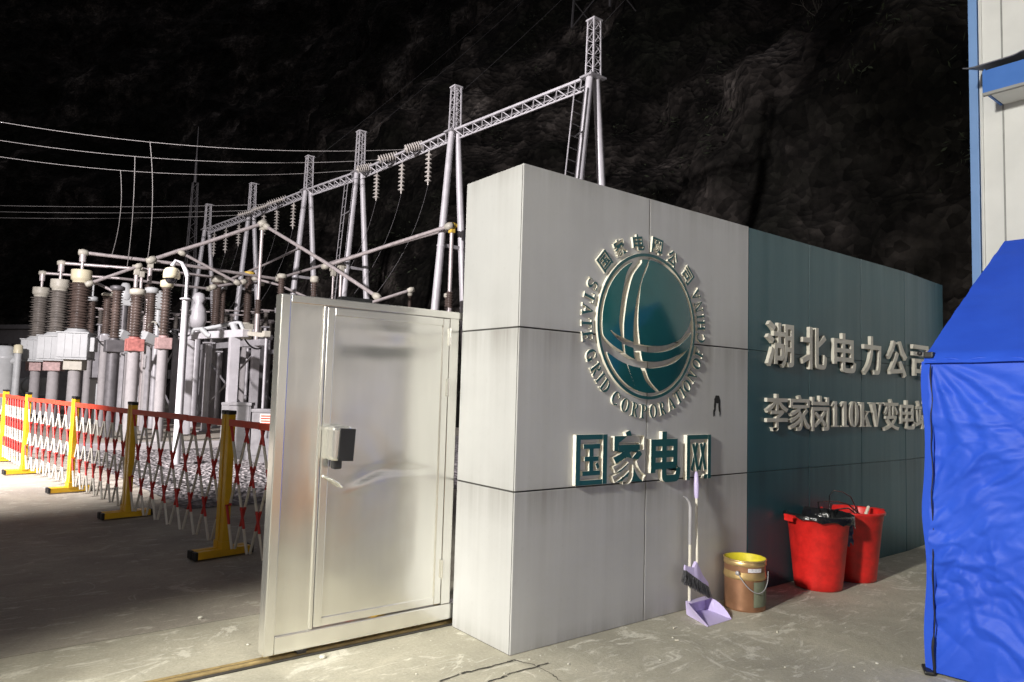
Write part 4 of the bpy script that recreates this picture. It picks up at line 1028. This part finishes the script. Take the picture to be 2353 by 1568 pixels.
def tee_post(px, row, dep, rt, rb, r, label, yellow=False):
    b = dist(px, row, dep); b.z = 0; zt, zb = zat(b, rt), zat(b, rb)
    t = thing('tee_post', label, 'post', b, 'tee posts carrying bus tubes'); m = MB(); m.tube((b.x, b.y, zb), (b.x, b.y, zt-.15), r, n=10); m.tube((b.x, b.y, 0), (b.x, b.y, zb-.45), r*1.5, n=10); m.build('pole', 'aluminium_tube', t)
    m = MB(); m.bev((b.x, b.y, zt-.08), (.16, .16, .30), .03); m.tube((b.x-.12, b.y, zt), (b.x+.14, b.y, zt), .07, n=12); m.build('tee_clamp', 'phase_yellow' if yellow else 'pale_plate', t)
    m = MB(); m.lathe(insulator_prof(r*2.2, .47, 7), (b.x, b.y, zb-.46), 14); m.build('insulator', 'brown_porcelain', t)
tee_post(599, 590, 23, 514, 690, .055, 'tall pale tee post at the peak of the sloping tubes')
tee_post(1036, 600, 20, 518, 672, .06, 'pale tee post with yellow clamp at the edge of the sign wall', True)
tee_post(345, 620, 22, 600, 655, .07, 'short tee post under the topmost bus tube')
tee_post(313, 640, 21, 615, 662, .06, 'short tee post above the red marked insulator')
tee_post(325, 640, 23, 622, 664, .05, 'thin short tee post beside the red marked insulator')
tee_post(783, 650, 22, 612, 690, .05, 'grey tee post below the crossing tubes over the gate')
tee_post(765, 650, 24, 620, 690, .035, 'thin far tee post below the crossing tubes over the gate')

# ---- steel frames with disconnector gear
def frame(p1, p2, dep1, dep2, row, rb, wpx, label, brace=True, mat_='galvanised', beam=True):
    a = dist(p1, row, dep1); b = dist(p2, row, dep2); z = (zat(a, row)+zat(b, row))/2; a.z = b.z = 0
    t = thing('steel_frame', label, 'steel frame', (a+b)/2, 'equipment frames'); d = (b-a).normalized(); w_ = px_w(wpx, (dep1+dep2)/2)
    for q in (a, b):
        m = MB(); m.bar((q.x, q.y, 0), (q.x, q.y, z), w_, w_); m.build('column', mat_, t)
    if beam:
        m = MB(); m.bar(Vector((a.x, a.y, z+.09))-d*.5, Vector((b.x, b.y, z+.09))+d*.5, .16, .18); m.build('beam', mat_, t)
    if brace:
        m = MB(); s_ = Vector((d.y, -d.x, 0))*w_*.55
        m.bar(Vector((a.x, a.y, .3))+s_, Vector((b.x, b.y, z-.3))+s_, .06, .02); m.bar(Vector((a.x, a.y, z-.3))-s_, Vector((b.x, b.y, .3))-s_, .06, .02); m.build('brace', mat_, t)
    return a, b, z
frame(437, 539, 19, 17.6, 778, 930, 19, 'broad steel frame with a bright column right of the camera pole', False, 'painted_steel')
frame(470, 588, 24, 20.5, 800, 930, 14, 'steel frame with thin bright column behind the broad one', True)
frame(222, 292, 27, 26, 785, 930, 12, 'cross braced steel frame behind the dark column', True)
frame(330, 405, 25, 24, 790, 930, 11, 'cross braced steel frame behind the lit round columns', True)
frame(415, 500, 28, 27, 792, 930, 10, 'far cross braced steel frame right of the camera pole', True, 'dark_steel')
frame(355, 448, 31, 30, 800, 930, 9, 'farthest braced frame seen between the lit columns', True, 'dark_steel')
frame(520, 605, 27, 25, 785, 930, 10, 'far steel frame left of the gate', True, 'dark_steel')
frame(550, 650, 30, 28, 815, 930, 8, 'low far braced frame left of the gate', True)
# more slim supports
def slim_post(px, row, dep, rt, wpx, label, mat_='galvanised'):
    b = dist(px, row, dep); b.z = 0; z = zat(b, rt); m = MB(); r = px_w(wpx, dep)/2
    m.tube((b.x, b.y, 0), (b.x, b.y, z), r, n=12); m.box((b.x, b.y, z+.02), (r*3.2, r*3.2, .04)); m.box((b.x, b.y, .08), (r*4, r*4, .04))
    tag(place(m.build('support_post', mat_), b), label, 'post', 'slim support posts')
slim_post(476, 860, 20, 790, 14, 'slim bright support post right of the dark column')
slim_post(501, 860, 22, 810, 8, 'very thin bright support post left of the broad frame column')
slim_post(356, 860, 21, 800, 10, 'slim white support post between the lit columns')
slim_post(243, 840, 22, 785, 12, 'slim white support post left of the dark column')
slim_post(322, 860, 24, 800, 8, 'thin lilac support post behind the red marked insulator')
slim_post(607, 880, 16.5, 765, 7, 'thin pale operating rod post beside the gate')
slim_post(206, 860, 24, 795, 9, 'thin pale post beside the nearest transformer column')
slim_post(566, 870, 23, 800, 7, 'thin grey post left of the gate cabinet')
# crowded far row: thin posts with small insulators that nothing tells apart
rnd = random.Random(21)
for (px, rt, dep, hi_) in ((232, 712, 28, 1), (285, 716, 27, 1), (330, 720, 29, 1), (338, 742, 31, 0), (405, 724, 28, 1), (428, 735, 30, 0), (448, 718, 27, 1), (463, 742, 31, 0), (520, 716, 29, 1),
                            (533, 726, 28, 1), (547, 744, 31, 0), (585, 720, 28, 1), (600, 738, 30, 0), (612, 716, 27, 1), (622, 742, 29, 0), (196, 730, 29, 0), (305, 738, 31, 0), (375, 735, 30, 0)):
    b = dist(px, rt, dep); z = zat(b, rt); b.z = 0; t = thing('support_post', 'thin grey post with a small dark insulator in the crowded far row', 'post', b, 'far support posts')
    m = MB(); m.tube((b.x, b.y, 0), (b.x, b.y, z-.62), .065, n=10); m.box((b.x, b.y, z-.60), (.24, .24, .05)); m.box((b.x, b.y, z*.42), (.30, .20, .34)) if hi_ else None; m.build('post', 'galvanised', t)
    m = MB(); m.lathe(insulator_prof(.105, .56, 8), (b.x, b.y, z-.58), 12); m.build('insulator', 'grey_porcelain', t)
    m = MB(); m.box((b.x, b.y, z), (.20, .12, .07)); m.tube((b.x-.5, b.y+.12, z+.05), (b.x+.5, b.y-.12, z+.05), .03, n=6); m.build('clamp', 'aluminium_tube', t)
# slack control cables between the columns
for i, (p_, q_, sag_) in enumerate((((585/2156*0+340, 752, 19), (368, 760, 17), .35), ((392, 762, 16.5), (436, 770, 18), -.18), ((300, 770, 19), (333, 782, 17.5), -.2), ((560, 775, 18), (600, 800, 19), -.25), ((226, 782, 20), (262, 790, 18), -.25))):
    a, c = P3(*p_) if False else dist(*p_), dist(*q_); b = (a+c)/2+Vector((0, 0, sag_)); P_ = []
    for k in range(17): f = k/16; P_.append(a*(1-f)**2+b*2*f*(1-f)+c*f*f)
    m = MB(); m.path(P_, .022, 6); tag(place(m.build('control_cable', 'pale_plate' if i == 0 else 'black_plastic'), a), ['pale cable looping up beside the tall lit insulator', 'black cable sagging right of the tall lit column', 'black cable sagging by the tilted white boxes', 'black cable below the drive link at the broad frame', 'black cable sagging beside the nearest transformer tank'][i], 'cable')
# disconnector arms on the broad frame
sw_ = thing('disconnector', 'white disconnector switch arms on the broad steel beam', 'switch', dist(500, 770, 18))
m = MB(); m.path([P3(440, 768, 18.4), P3(446, 757, 18.4), P3(470, 756, 18.4), P3(545, 742, 17.8), P3(552, 742, 17.8), P3(562, 764, 17.8)], .05, 8)
m.path([P3(462, 755, 18.2), P3(476, 770, 18.2), P3(484, 772, 18.2)], .07, 8); m.path([P3(536, 745, 17.8), P3(545, 770, 17.8)], .09, 8); m.build('arm', 'grey_paint', sw_)
m = MB(); m.bev(P3(566, 768, 17.6), (.22, .22, .25), .02); m.bar(P3(566, 766, 17.6), P3(612, 771, 16.6), .14, .10); m.bev(P3(612, 768, 16.5), (.16, .16, .14), .02); m.build('drive_link', 'pale_plate', sw_)
for (x, y, dp, sx, lab) in ((285, 772, 19, .34, 'tilted white terminal box left of the red marked clamp'), (342, 778, 18, .36, 'tilted white terminal box right of the red marked clamp'), (281, 798, 19.5, .30, 'white mechanism box low between dark and lit columns')):
    c = P3(x, y, dp); m = MB(); R = Matrix.Rotation(.35, 3, 'Y') @ Matrix.Rotation(.4, 3, 'Z'); m.bev(c, (sx, sx*.8, .26), .02, 0, R); m.bar(c-Vector((0, 0, .1)), c-Vector((0, 0, c.z-1.9)), .06) if False else None
    o = place(m.build('terminal_box', 'grey_paint'), c); tag(o, lab, 'box', 'terminal boxes')
    k = MB(); k.bar((c.x, c.y, 0), (c.x, c.y, c.z-.12), .07); k.build('stand', 'galvanised', o)
c = P3(456, 712, 22); m = MB(); m.lathe([(0, 0), (.20, .05), (.26, .3), (.22, .6), (.12, .8), (.2, .95), (.14, 1.1), (0, 1.15)], (c.x, c.y, c.z-.6), 16); o = place(m.build('breaker_head', 'painted_steel'), c)
tag(o, 'pinkish white lit breaker head behind the camera pole', 'breaker'); k = MB(); k.tube((c.x, c.y, 0), (c.x, c.y, c.z-.55), .12, n=12); k.build('support', 'galvanised', o)
c = P3(366, 690, 21); m = MB(); m.bev(c, (.25, .25, .55), .03); m.tube((c.x, c.y, c.z-.3), (c.x, c.y, c.z-.9), .10, n=10); o = place(m.build('breaker_head', 'grey_paint'), c); tag(o, 'grey breaker head block behind the tall lit insulator', 'breaker')
k = MB(); k.tube((c.x, c.y, 0), (c.x, c.y, c.z-.85), .12, n=12); k.build('support', 'galvanised', o)
c = P3(287, 690, 21); m = MB(); m.bev(c, (.35, .25, .35), .04); m.lathe([(.16, 0), (.22, .2), (.1, .5), (0, .52)], c, 12); o = place(m.build('breaker_head', 'grey_paint'), c); tag(o, 'white breaker head between dark column and red marked insulator', 'breaker')
k = MB(); k.tube((c.x, c.y, 0), (c.x, c.y, c.z-.15), .10, n=12); k.build('support', 'dark_steel', o)

# ---- camera pole
b = lev(404, 1072, 0); zt = zat(b, 628); z1 = zat(b, 688)
cp = thing('camera_pole', 'tall white pole with a dome security camera on a bracket', 'camera pole', b)
m = MB(); m.tube((b.x, b.y, 0), (b.x, b.y, z1), .070, .058, 20); m.lathe([(.10, 0), (.10, .02), (.07, .03)], (b.x, b.y, z1-.01), 20); m.build('pole', 'painted_steel', cp)
m = MB(); m.tube((b.x, b.y, z1), (b.x, b.y, zt-.02), .030, n=14); m.build('mast', 'painted_steel', cp)
q = plx(394, 605, b.x-.05); dm = dist(394, 640, (Vector((b.x, b.y, zt))-CAM).dot(_f)-.05)
zc1, zc0 = zat(dm, 615), zat(dm, 641)
m = MB(); m.path([(b.x, b.y, zt-.06), (b.x-.02, b.y+.02, zt+.03), (dm.x+.16, dm.y+.02, zc1+.10), (dm.x+.05, dm.y, zc1+.12), (dm.x, dm.y, zc1+.02)], [.04, .04, .034, .032, .04], 10); m.build('bracket', 'painted_steel', cp)
m = MB(); m.lathe([(.120, 0), (.136, .01), (.138, .06), (.130, .14), (.10, zc1-zc0-.02), (.05, zc1-zc0), (0, zc1-zc0)], (dm.x, dm.y, zc0), 24); hs = m.build('camera_housing', 'cream_paint', cp)
m = MB(); m.lathe([(0, -.085), (.05, -.08), (.085, -.05), (.10, 0)], (dm.x, dm.y, zc0-.002), 20); m.build('dome', 'smoked_glass', hs)

# ---- cabinets, tank, small building
def cabinet(px0, px1, rt, dep, label, mat_='cabinet_grey', lid='cabinet_grey', h=None):
    a = dist(px0, rt, dep); b_ = dist(px1, rt, dep); c = (a+b_)/2; z = zat(c, rt); c.z = 0; w_ = (b_-a).length
    R = Matrix.Rotation(-YAW+.15, 3, 'Z'); t = thing('control_cabinet', label, 'cabinet', c, 'control cabinets')
    m = MB(); m.bev((c.x, c.y, (z-.06)/2), (w_, w_*.7, z-.06), .012, 0, R); m.build('body', mat_, t)
    m = MB(); m.bev((c.x, c.y, z-.03), (w_*1.08, w_*.8, .06), .01, 0, R); m.build('lid', lid, t)
    q = R @ Vector((0, -w_*.352, 0)); m = MB(); m.bev((c.x+q.x, c.y+q.y, z*.55), (w_*.86, .015, z*.78), .004, 0, R); dr = m.build('door', mat_, t)
    q = R @ Vector((w_*.3, -w_*.37, 0)); m = MB(); m.bev((c.x+q.x, c.y+q.y, z*.55), (.03, .03, .14), .006, 0, R); m.build('handle', 'dark_steel', dr)
cabinet(532, 580, 925, 13.5, 'grey control cabinet just behind the barrier, left of the gate')
cabinet(584, 628, 940, 13.0, 'grey control cabinet touching the gate edge in the picture')
cabinet(213, 243, 868, 22, 'pale cabinet right of the nearest transformer column', 'grey_paint')
cabinet(512, 531, 925, 15, 'narrow dull cabinet left of the grey cabinet')
cabinet(452, 470, 905, 24, 'far small cabinet among the frame columns', 'grey_paint')
sgn = MB(); c = P3(611, 965, 12.4); R = Matrix.Rotation(-YAW+.15, 3, 'Z'); sgn.bev(c, (.20, .012, .20), .003, 0, R)
o = place(sgn.build('warning_plate', 'cream_pole'), c); tag(o, 'small red and white striped warning plate on the cabinet by the gate', 'sign')
k = MB()
for i in range(4): k.box(c+R @ Vector((0, -.009, .066-.044*i)), (.17, .004, .022), 0, R)
k.build('stripe', 'rail_red', o)
# white horizontal tank left
a = dist(-60, 887, 27); b_ = dist(100, 889, 25.5); a.z = b_.z = 1.12
tk = thing('oil_pipe', 'thick white horizontal pipe on low saddles at the left picture edge', 'pipe', ((a+b_)/2).to_tuple()[:2]+(0,))
m = MB(); m.tube(a, b_, .27, n=20); d = (b_-a).normalized()
for f in (.05, .45, .80, .99): q = a.lerp(b_, f); m.tube(q-d*.03, q+d*.03, .33, n=20)
m.build('pipe', 'grey_paint', tk)
m = MB()
for f in (.15, .5, .85): q = a.lerp(b_, f); m.bev((q.x, q.y, .42), (.3, .5, .84), .02)
m.build('saddle', 'concrete_post', tk)
a = dist(-40, 905, 25); b_ = dist(130, 912, 23.5); a.z = b_.z = .45; m = MB(); m.bar(a, b_, .3, .5); tag(place(m.build('plinth_wall', 'concrete_post'), (a.x, a.y, 0)), 'low pale plinth wall under the thick white pipe', 'wall')
# transformer and dark hut
c = dist(8, 860, 24); zt = zat(c, 795)
tf = thing('power_transformer', 'white power transformer part at the left edge with small cap', 'transformer', (c.x, c.y, 0))
m = MB(); m.lathe([(.32, 0), (.32, zt-.5), (.36, zt-.45), (.36, zt-.35), (.28, zt-.3), (.28, zt-.06), (.18, zt)], (c.x, c.y, 0), 22); m.build('tank', 'grey_paint', tf)
c2 = dist(40, 830, 24); m = MB(); m.lathe([(.14, 0), (.13, .26), (.06, .30), (0, .3)], (c2.x, c2.y, zat(c2, 812)), 14); m.build('valve', 'cream_paint', tf); m = MB(); m.tube((c2.x, c2.y, 0), (c2.x, c2.y, zat(c2, 812)), .11, n=14); m.tube((c.x, c.y, zat(c2, 830)), (c2.x, c2.y, zat(c2, 830)), .12, n=14); m.build('pipe', 'grey_paint', tf)
a = dist(-90, 770, 40); b_ = dist(72, 775, 38); a.z = b_.z = 0; zt = zat(b_, 756)
hut = thing('switch_house', 'dark flat-roofed switch house beyond the transformers', 'building', (a+b_)/2); d = (b_-a); L = d.length; R = Matrix.Rotation(math.atan2(d.y, d.x), 3, 'Z'); cc = (a+b_)/2+Vector((-d.y, d.x, 0)).normalized()*3
m = MB(); m.box((cc.x, cc.y, zt/2), (L, 6, zt), 0, R); m.build('wall', 'dark_steel', hut)
m = MB(); m.box((cc.x, cc.y, zt+.1), (L+.5, 6.5, .22), 0, R); m.build('roof', 'dark_steel', hut)
for f in (.62, .82):
    q = a.lerp(b_, f)-Vector((-d.y, d.x, 0)).normalized()*.03; m = MB(); m.box((q.x, q.y, zt*.55), (.8, .06, zt*.5), 0, R); m.build('window', 'smoked_glass', hut)

# ---- gantry
HB = 9.0
ctr = [lev(x, y, HB) for x, y in ((1363, 178), (1045, 303), (826, 397), (708, 438), (578, 490), (476, 528))]
foot = [(-1.03, .97), (-.70, .85), (-.68, .88), (-.71, .87), (-.70, .92), (-.85, 1.0)]
names = ['nearest gantry column right of centre, rising behind the sign wall with a ladder', 'second gantry column just left of the sign wall', 'third gantry column with a ladder, left of the hanging insulators',
         'fourth gantry column over the gate', 'fifth gantry column near the high tee post', 'farthest gantry column at the left end of the beam']
spire_top = [50, 203, 305, 362, 424, 472]
gd = (ctr[-1]-ctr[0]); gd.z = 0; gd.normalize()
for i, (c, (fl, fr_), lab) in enumerate(zip(ctr, foot, names)):
    t = thing('gantry_column', lab, 'gantry column', (c.x, c.y, 0), 'gantry columns')
    for off in (fl, fr_):
        m = MB(); top = Vector((c.x+math.copysign(.11, off), c.y, HB-.05)); bot = Vector((c.x+off, c.y, 0)); m.tube(bot, top, .135, .092, 18)
        for f in (.36, .62):
            q = bot.lerp(top, f); dd = (top-bot).normalized(); m.tube(q-dd*.03, q+dd*.03, .138-.043*f+.010, n=18)
        m.build('leg', 'painted_steel', t)
    m = MB()
    for f in (.36, .62):
        m.bar((c.x+fl+(-.11-fl)*f, c.y, HB*f), (c.x+fr_+(.11-fr_)*f, c.y, HB*f), .08, .10)
    m.bev((c.x, c.y, HB-.02), (.52, .40, .05), .008); m.build('tie_plate', 'galvanised', t)
    zt = zat(c, spire_top[i]); m = MB(); wB, wT = .125, .105
    for sx in (-1, 1):
        for sy in (-1, 1): m.bar((c.x+sx*wB, c.y+sy*wB, HB), (c.x+sx*wT, c.y+sy*wT, zt), .035, .035)
    kN = 9
    for k in range(kN):
        f0, f1 = k/kN, (k+1)/kN; w0 = wB+(wT-wB)*f0; w1 = wB+(wT-wB)*f1; za, zb_ = HB+(zt-HB)*f0, HB+(zt-HB)*f1; s_ = 1 if k % 2 else -1
        for sg in (-1, 1):
            m.bar((c.x-s_*w0, c.y+sg*w0, za), (c.x+s_*w1, c.y+sg*w1, zb_), .022, .010); m.bar((c.x+sg*w0, c.y-s_*w0, za), (c.x+sg*w1, c.y+s_*w1, zb_), .022, .010)
    m.bev((c.x, c.y, zt+.02), (.29, .29, .04), .006); m.bar((c.x, c.y, zt), (c.x+.25, c.y, zt+.05), .03, .03); m.build('lattice_spire', 'painted_steel', t)
    if i in (0, 2):
        m = MB(); off = fl; A_ = Vector((c.x+off-.42, c.y-.1, 0)); B_ = Vector((c.x-.11-.40, c.y-.1, HB-.35)); s_ = Vector((0.02, .17, 0)) if i == 2 else Vector((.17, .02, 0))
        for sg in (-1, 1): m.bar(A_+s_*sg, B_+s_*sg, .035, .015)
        for k in range(30): q = A_.lerp(B_, (k+.5)/30); m.tube(q-s_, q+s_, .011, n=5)
        for f in (.35, .6, .85): q = A_.lerp(B_, f); m.bar(q, (c.x+fl+(-.11-fl)*f, c.y, HB*f), .03, .03)
        m.build('ladder', 'galvanised', t)
beamlab = ['nearest gantry beam between the first and second columns', 'gantry beam with three tension insulators, left of the second column', 'gantry beam between third and fourth columns', 'gantry beam with three far tension insulators', 'farthest gantry beam at the left']
for i in range(5):
    A_, B_ = ctr[i].copy(), ctr[i+1].copy(); d = (B_-A_); L = d.length; d.normalize(); s_ = Vector((d.y, -d.x, 0)); A_ += d*.22; B_ -= d*.22; L = (B_-A_).length
    t = thing('gantry_beam', beamlab[i], 'gantry beam', (A_+B_)/2, 'gantry beams'); hw, hh = .17, .21
    m = MB()
    for sg in (-1, 1):
        m.bar(A_+s_*hw*sg+Vector((0, 0, -.04)), B_+s_*hw*sg+Vector((0, 0, -.04)), .055, .06)
    m.bar(A_+Vector((0, 0, -.04-hh)), B_+Vector((0, 0, -.04-hh)), .04, .04); m.build('chord', 'painted_steel', t)
    m = MB(); kN = int(L/.38); zu, zl = Vector((0, 0, -.05)), Vector((0, 0, -.03-hh))
    for k in range(kN):
        a = A_.lerp(B_, k/kN); mid = A_.lerp(B_, (k+.5)/kN); b = A_.lerp(B_, (k+1)/kN)
        for sg in (-1, 1):
            m.bar(a+s_*hw*sg+zu, mid+zl, .022, .022); m.bar(mid+zl, b+s_*hw*sg+zu, .022, .022)
        m.bar(a+s_*hw*(1 if k % 2 else -1)+zu, b+s_*hw*(-1 if k % 2 else 1)+zu, .02, .02)
    m.build('lacing', 'painted_steel', t)
# ---- insulator strings
def string(a, b, discs, r, label, grp, mat_='disc_porcelain'):
    a = Vector(a); b = Vector(b); ax = b-a; L = ax.length; s_ = L/(discs+1); P = [(.02, 0), (.02, s_*.4)]
    for k in range(discs):
        z = s_*(k+.5); P += [(.030, z), (.045, z+s_*.12), (r, z+s_*.50), (r*.96, z+s_*.58), (.045, z+s_*.62), (.028, z+s_*.8)]
    P += [(.02, L)]
    o = MB().lathe(P, a, 16, 0, ax).build('insulator_string', mat_); tag(place(o, a), label, 'insulator string', grp); return o
def beam_pt(px, i):
    A_, B_ = ctr[i], ctr[i+1]; best = None
    for k in range(201):
        q = A_.lerp(B_, k/200); v = q-CAM; x = 1176.5+FPX*v.dot(_r)/v.dot(_f)
        if best is None or abs(x-px) < best[0]: best = (abs(x-px), q.copy())
    return best[1]
wires = []
ups = [((975, 1), (928, 344), 'highest tension insulator string on the near gantry beam', (0, 277), 19.5, (345, 327), (350, 400), (338, 605)),
       ((918, 1), (866, 368), 'middle tension insulator string on the near gantry beam', (0, 322), 20.3, (310, 360), (308, 440), (292, 615)),
       ((858, 1), (818, 391), 'lowest tension insulator string on the near gantry beam, by the third column', (0, 360), 21, (277, 392), (279, 450), (256, 590))]
def sagwire(pts, r, label, cat='wire', grp='overhead wires', name='overhead_wire'):
    mt = 'dark_steel' if name in ('jumper_wire', 'shield_wire') else 'wire_grey'
    # smooth curve through three measured points
    a, b, c = [Vector(p) for p in pts]; L1 = (b-a).length; t1 = L1/(L1+(c-b).length); P = []
    for k in range(41):
        t = k/40; l0 = (t-t1)*(t-1)/((0-t1)*(0-1)); l1 = (t)*(t-1)/((t1)*(t1-1)); l2 = t*(t-t1)/(1*(1-t1)); P.append(a*l0+b*l1+c*l2)
    m = MB(); m.path(P, r, 6); tag(place(m.build(name, mt), a), label, cat, grp)
wl = ['highest of the upper three overhead wires', 'middle of the upper three overhead wires', 'lowest of the upper three overhead wires']
dl = ['longest dropper wire, hanging from the highest wire', 'dropper wire hanging from the middle wire', 'leftmost dropper wire hanging from the lowest upper wire']
for i, ((bx_, bi), (ex, ey), lab, (lx, ly), ldep, j, k1, k2) in enumerate(ups):
    q = beam_pt(bx_, bi); q.z += .02; dq = (q-CAM).dot(_f); e = dist(ex, ey, dq-.25)
    string(q, e, 8, .135, lab, 'tension insulator strings')
    jd = ldep+(dq-ldep)*j[0]/ex*.9; jp = dist(*j, jd)
    sagwire([dist(lx-160, ly-26, ldep-.3), jp, e], .010, wl[i])
    sagwire([jp, dist(*k1, jd+.1), dist(*k2, jd+.6)], .012, dl[i], 'wire', 'dropper wires', 'dropper_wire')
lows = [((662, 3), (612, 470), 'highest far tension insulator string left of the fourth column', (0, 471), 28.2),
        ((624, 3), (577, 484), 'middle far tension insulator string left of the fourth column', (0, 485), 29),
        ((588, 3), (545, 495), 'lowest far tension insulator string by the fifth column', (0, 499), 29.8)]
wl = ['highest of the lower three overhead wires', 'middle of the lower three overhead wires', 'lowest of the lower three overhead wires']
for i, ((bx_, bi), (ex, ey), lab, (lx, ly), ldep) in enumerate(lows):
    q = beam_pt(bx_, bi); q.z += .05; dq = (q-CAM).dot(_f); e = dist(ex, ey, dq-.3)
    string(q, e, 9, .125, lab, 'tension insulator strings')
    sagwire([dist(lx-200, ly-4, ldep), dist(ex*.5, (ly+ey)/2+5, (ldep+dq)/2), e], .011, wl[i])
hang = [((987, 1), 358, 426, 'rightmost hanging insulator string under the near beam'), ((925, 1), 382, 446, 'hanging insulator string under the middle of the near beam'), ((868, 1), 402, 462, 'hanging insulator string right of the third column'),
        ((676, 3), 470, 527, 'hanging insulator string left of the fourth column'), ((638, 3), 486, 533, 'hanging insulator string midway under the far beam'), ((608, 3), 500, 545, 'hanging insulator string right of the fifth column'),
        ((551, 4), 528, 566, 'hanging insulator string left of the fifth column'), ((521, 4), 540, 582, 'hanging insulator string midway under the farthest beam'), ((494, 4), 552, 590, 'leftmost hanging insulator string')]
for (bx_, bi), r0, r1, lab in hang:
    q = beam_pt(bx_, bi); top = Vector((q.x, q.y, HB-.27)); zb = zat(q, r1); string(top, (q.x, q.y, zb), 7, .115, lab, 'hanging insulator strings')
    j = Vector((q.x, q.y, zb)); sagwire([j, j+Vector((-.35, .3, -1.6)), j+Vector((-1.1, 1.0, -3.4))], .006, 'slack jumper wire below the '+lab, 'wire', 'jumper wires', 'jumper_wire')

# shield wires from the spire tips up the dark hill
for i, (c, st) in enumerate(zip(ctr[:4], spire_top)):
    a = Vector((c.x+.3, c.y, zat(c, st)+.06)); b = a+Vector((22, 9, 24))
    sagwire([a, a.lerp(b, .5)-Vector((0, 0, .5)), b], .005, ['thin shield wire running uphill from the nearest gantry spire', 'thin shield wire running uphill from the second gantry spire', 'thin shield wire running uphill from the third gantry spire', 'thin shield wire running uphill from the fourth gantry spire'][i], 'wire', 'shield wires', 'shield_wire')

# ---- lattice lightning mast
b = dist(435, 640, 42); b.z = 0; zt = zat(b, 292); zm = zat(b, 420)
mast = thing('lightning_mast', 'slender dark lattice lightning mast behind the dropper wires', 'mast', b)
m = MB(); w0, w1 = .42, .13
for sx in (-1, 1):
    for sy in (-1, 1): m.bar((b.x+sx*w0, b.y+sy*w0, 0), (b.x+sx*w1, b.y+sy*w1, zm), .05, .05)
for k in range(34):
    f0, f1 = k/34, (k+1)/34; wa = w0+(w1-w0)*f0; wb = w0+(w1-w0)*f1; s_ = 1 if k % 2 else -1
    for sg in (-1, 1):
        m.bar((b.x-s_*wa, b.y+sg*wa, zm*f0), (b.x+s_*wb, b.y+sg*wb, zm*f1), .03, .02); m.bar((b.x+sg*wa, b.y-s_*wa, zm*f0), (b.x+sg*wb, b.y+s_*wb, zm*f1), .03, .02)
m.build('lattice', 'dark_steel', mast)
m = MB(); m.tube((b.x, b.y, zm), (b.x, b.y, zm+(zt-zm)*.45), .10, .07, 8); m.tube((b.x, b.y, zm+(zt-zm)*.45), (b.x, b.y, zt), .05, .02, 8); m.build('rod', 'dark_steel', mast)
# ---- pylon on the hill, mostly above the picture
b = dist(1400, 62, 40)
py = thing('pylon', 'faint dark lattice pylon on the hill at the top edge above the gantry', 'pylon', b)
m = MB()
for sx in (-1, 1):
    for sy in (-1, 1): m.bar((b.x+sx*1.5, b.y+sy*1.5, b.z), (b.x+sx*.7, b.y+sy*.7, b.z+22), .09, .09)
for k in range(14):
    f0, f1 = k/14, (k+1)/14; wa = 1.5-.8*f0; wb = 1.5-.8*f1; s_ = 1 if k % 2 else -1; za, zb_ = b.z+22*f0, b.z+22*f1
    for sg in (-1, 1):
        m.bar((b.x-s_*wa, b.y+sg*wa, za), (b.x+s_*wb, b.y+sg*wb, zb_), .06, .03); m.bar((b.x+sg*wa, b.y-s_*wa, za), (b.x+sg*wb, b.y+s_*wb, zb_), .06, .03)
m.build('lattice', 'dark_steel', py)
# ---- bare tree on the hillside
b = dist(3330*.574463, 60*.574463+30, 27)
tr_ = thing('bare_tree', 'bare pale-stemmed tree fanning out on the dark hillside at the top', 'tree', b)
m = MB(); rnd = random.Random(11)
def grow(p, d, L, r, lvl):
    pts = [p]; q = p
    for k in range(4): d = (d+Vector((rnd.gauss(0, .12), rnd.gauss(0, .12), .08))).normalized(); q = q+d*L/4; pts.append(q)
    m.path(pts, [r*(1-.12*k) for k in range(5)], 6)
    if lvl: 
        for _ in range(4 if lvl > 1 else 3): grow(pts[rnd.choice((2, 3, 4))], (d+Vector((rnd.gauss(0, .5), rnd.gauss(0, .5), rnd.gauss(.1, .3)))).normalized(), L*.66, r*.5, lvl-1)
for k in range(6): grow(b+Vector((0, 0, -1.0)), Vector((rnd.gauss(0, .35), rnd.gauss(0, .45), 1)).normalized(), rnd.uniform(0.9, 1.4), .03, 2)
m.build('trunk', 'twig_grey', tr_)
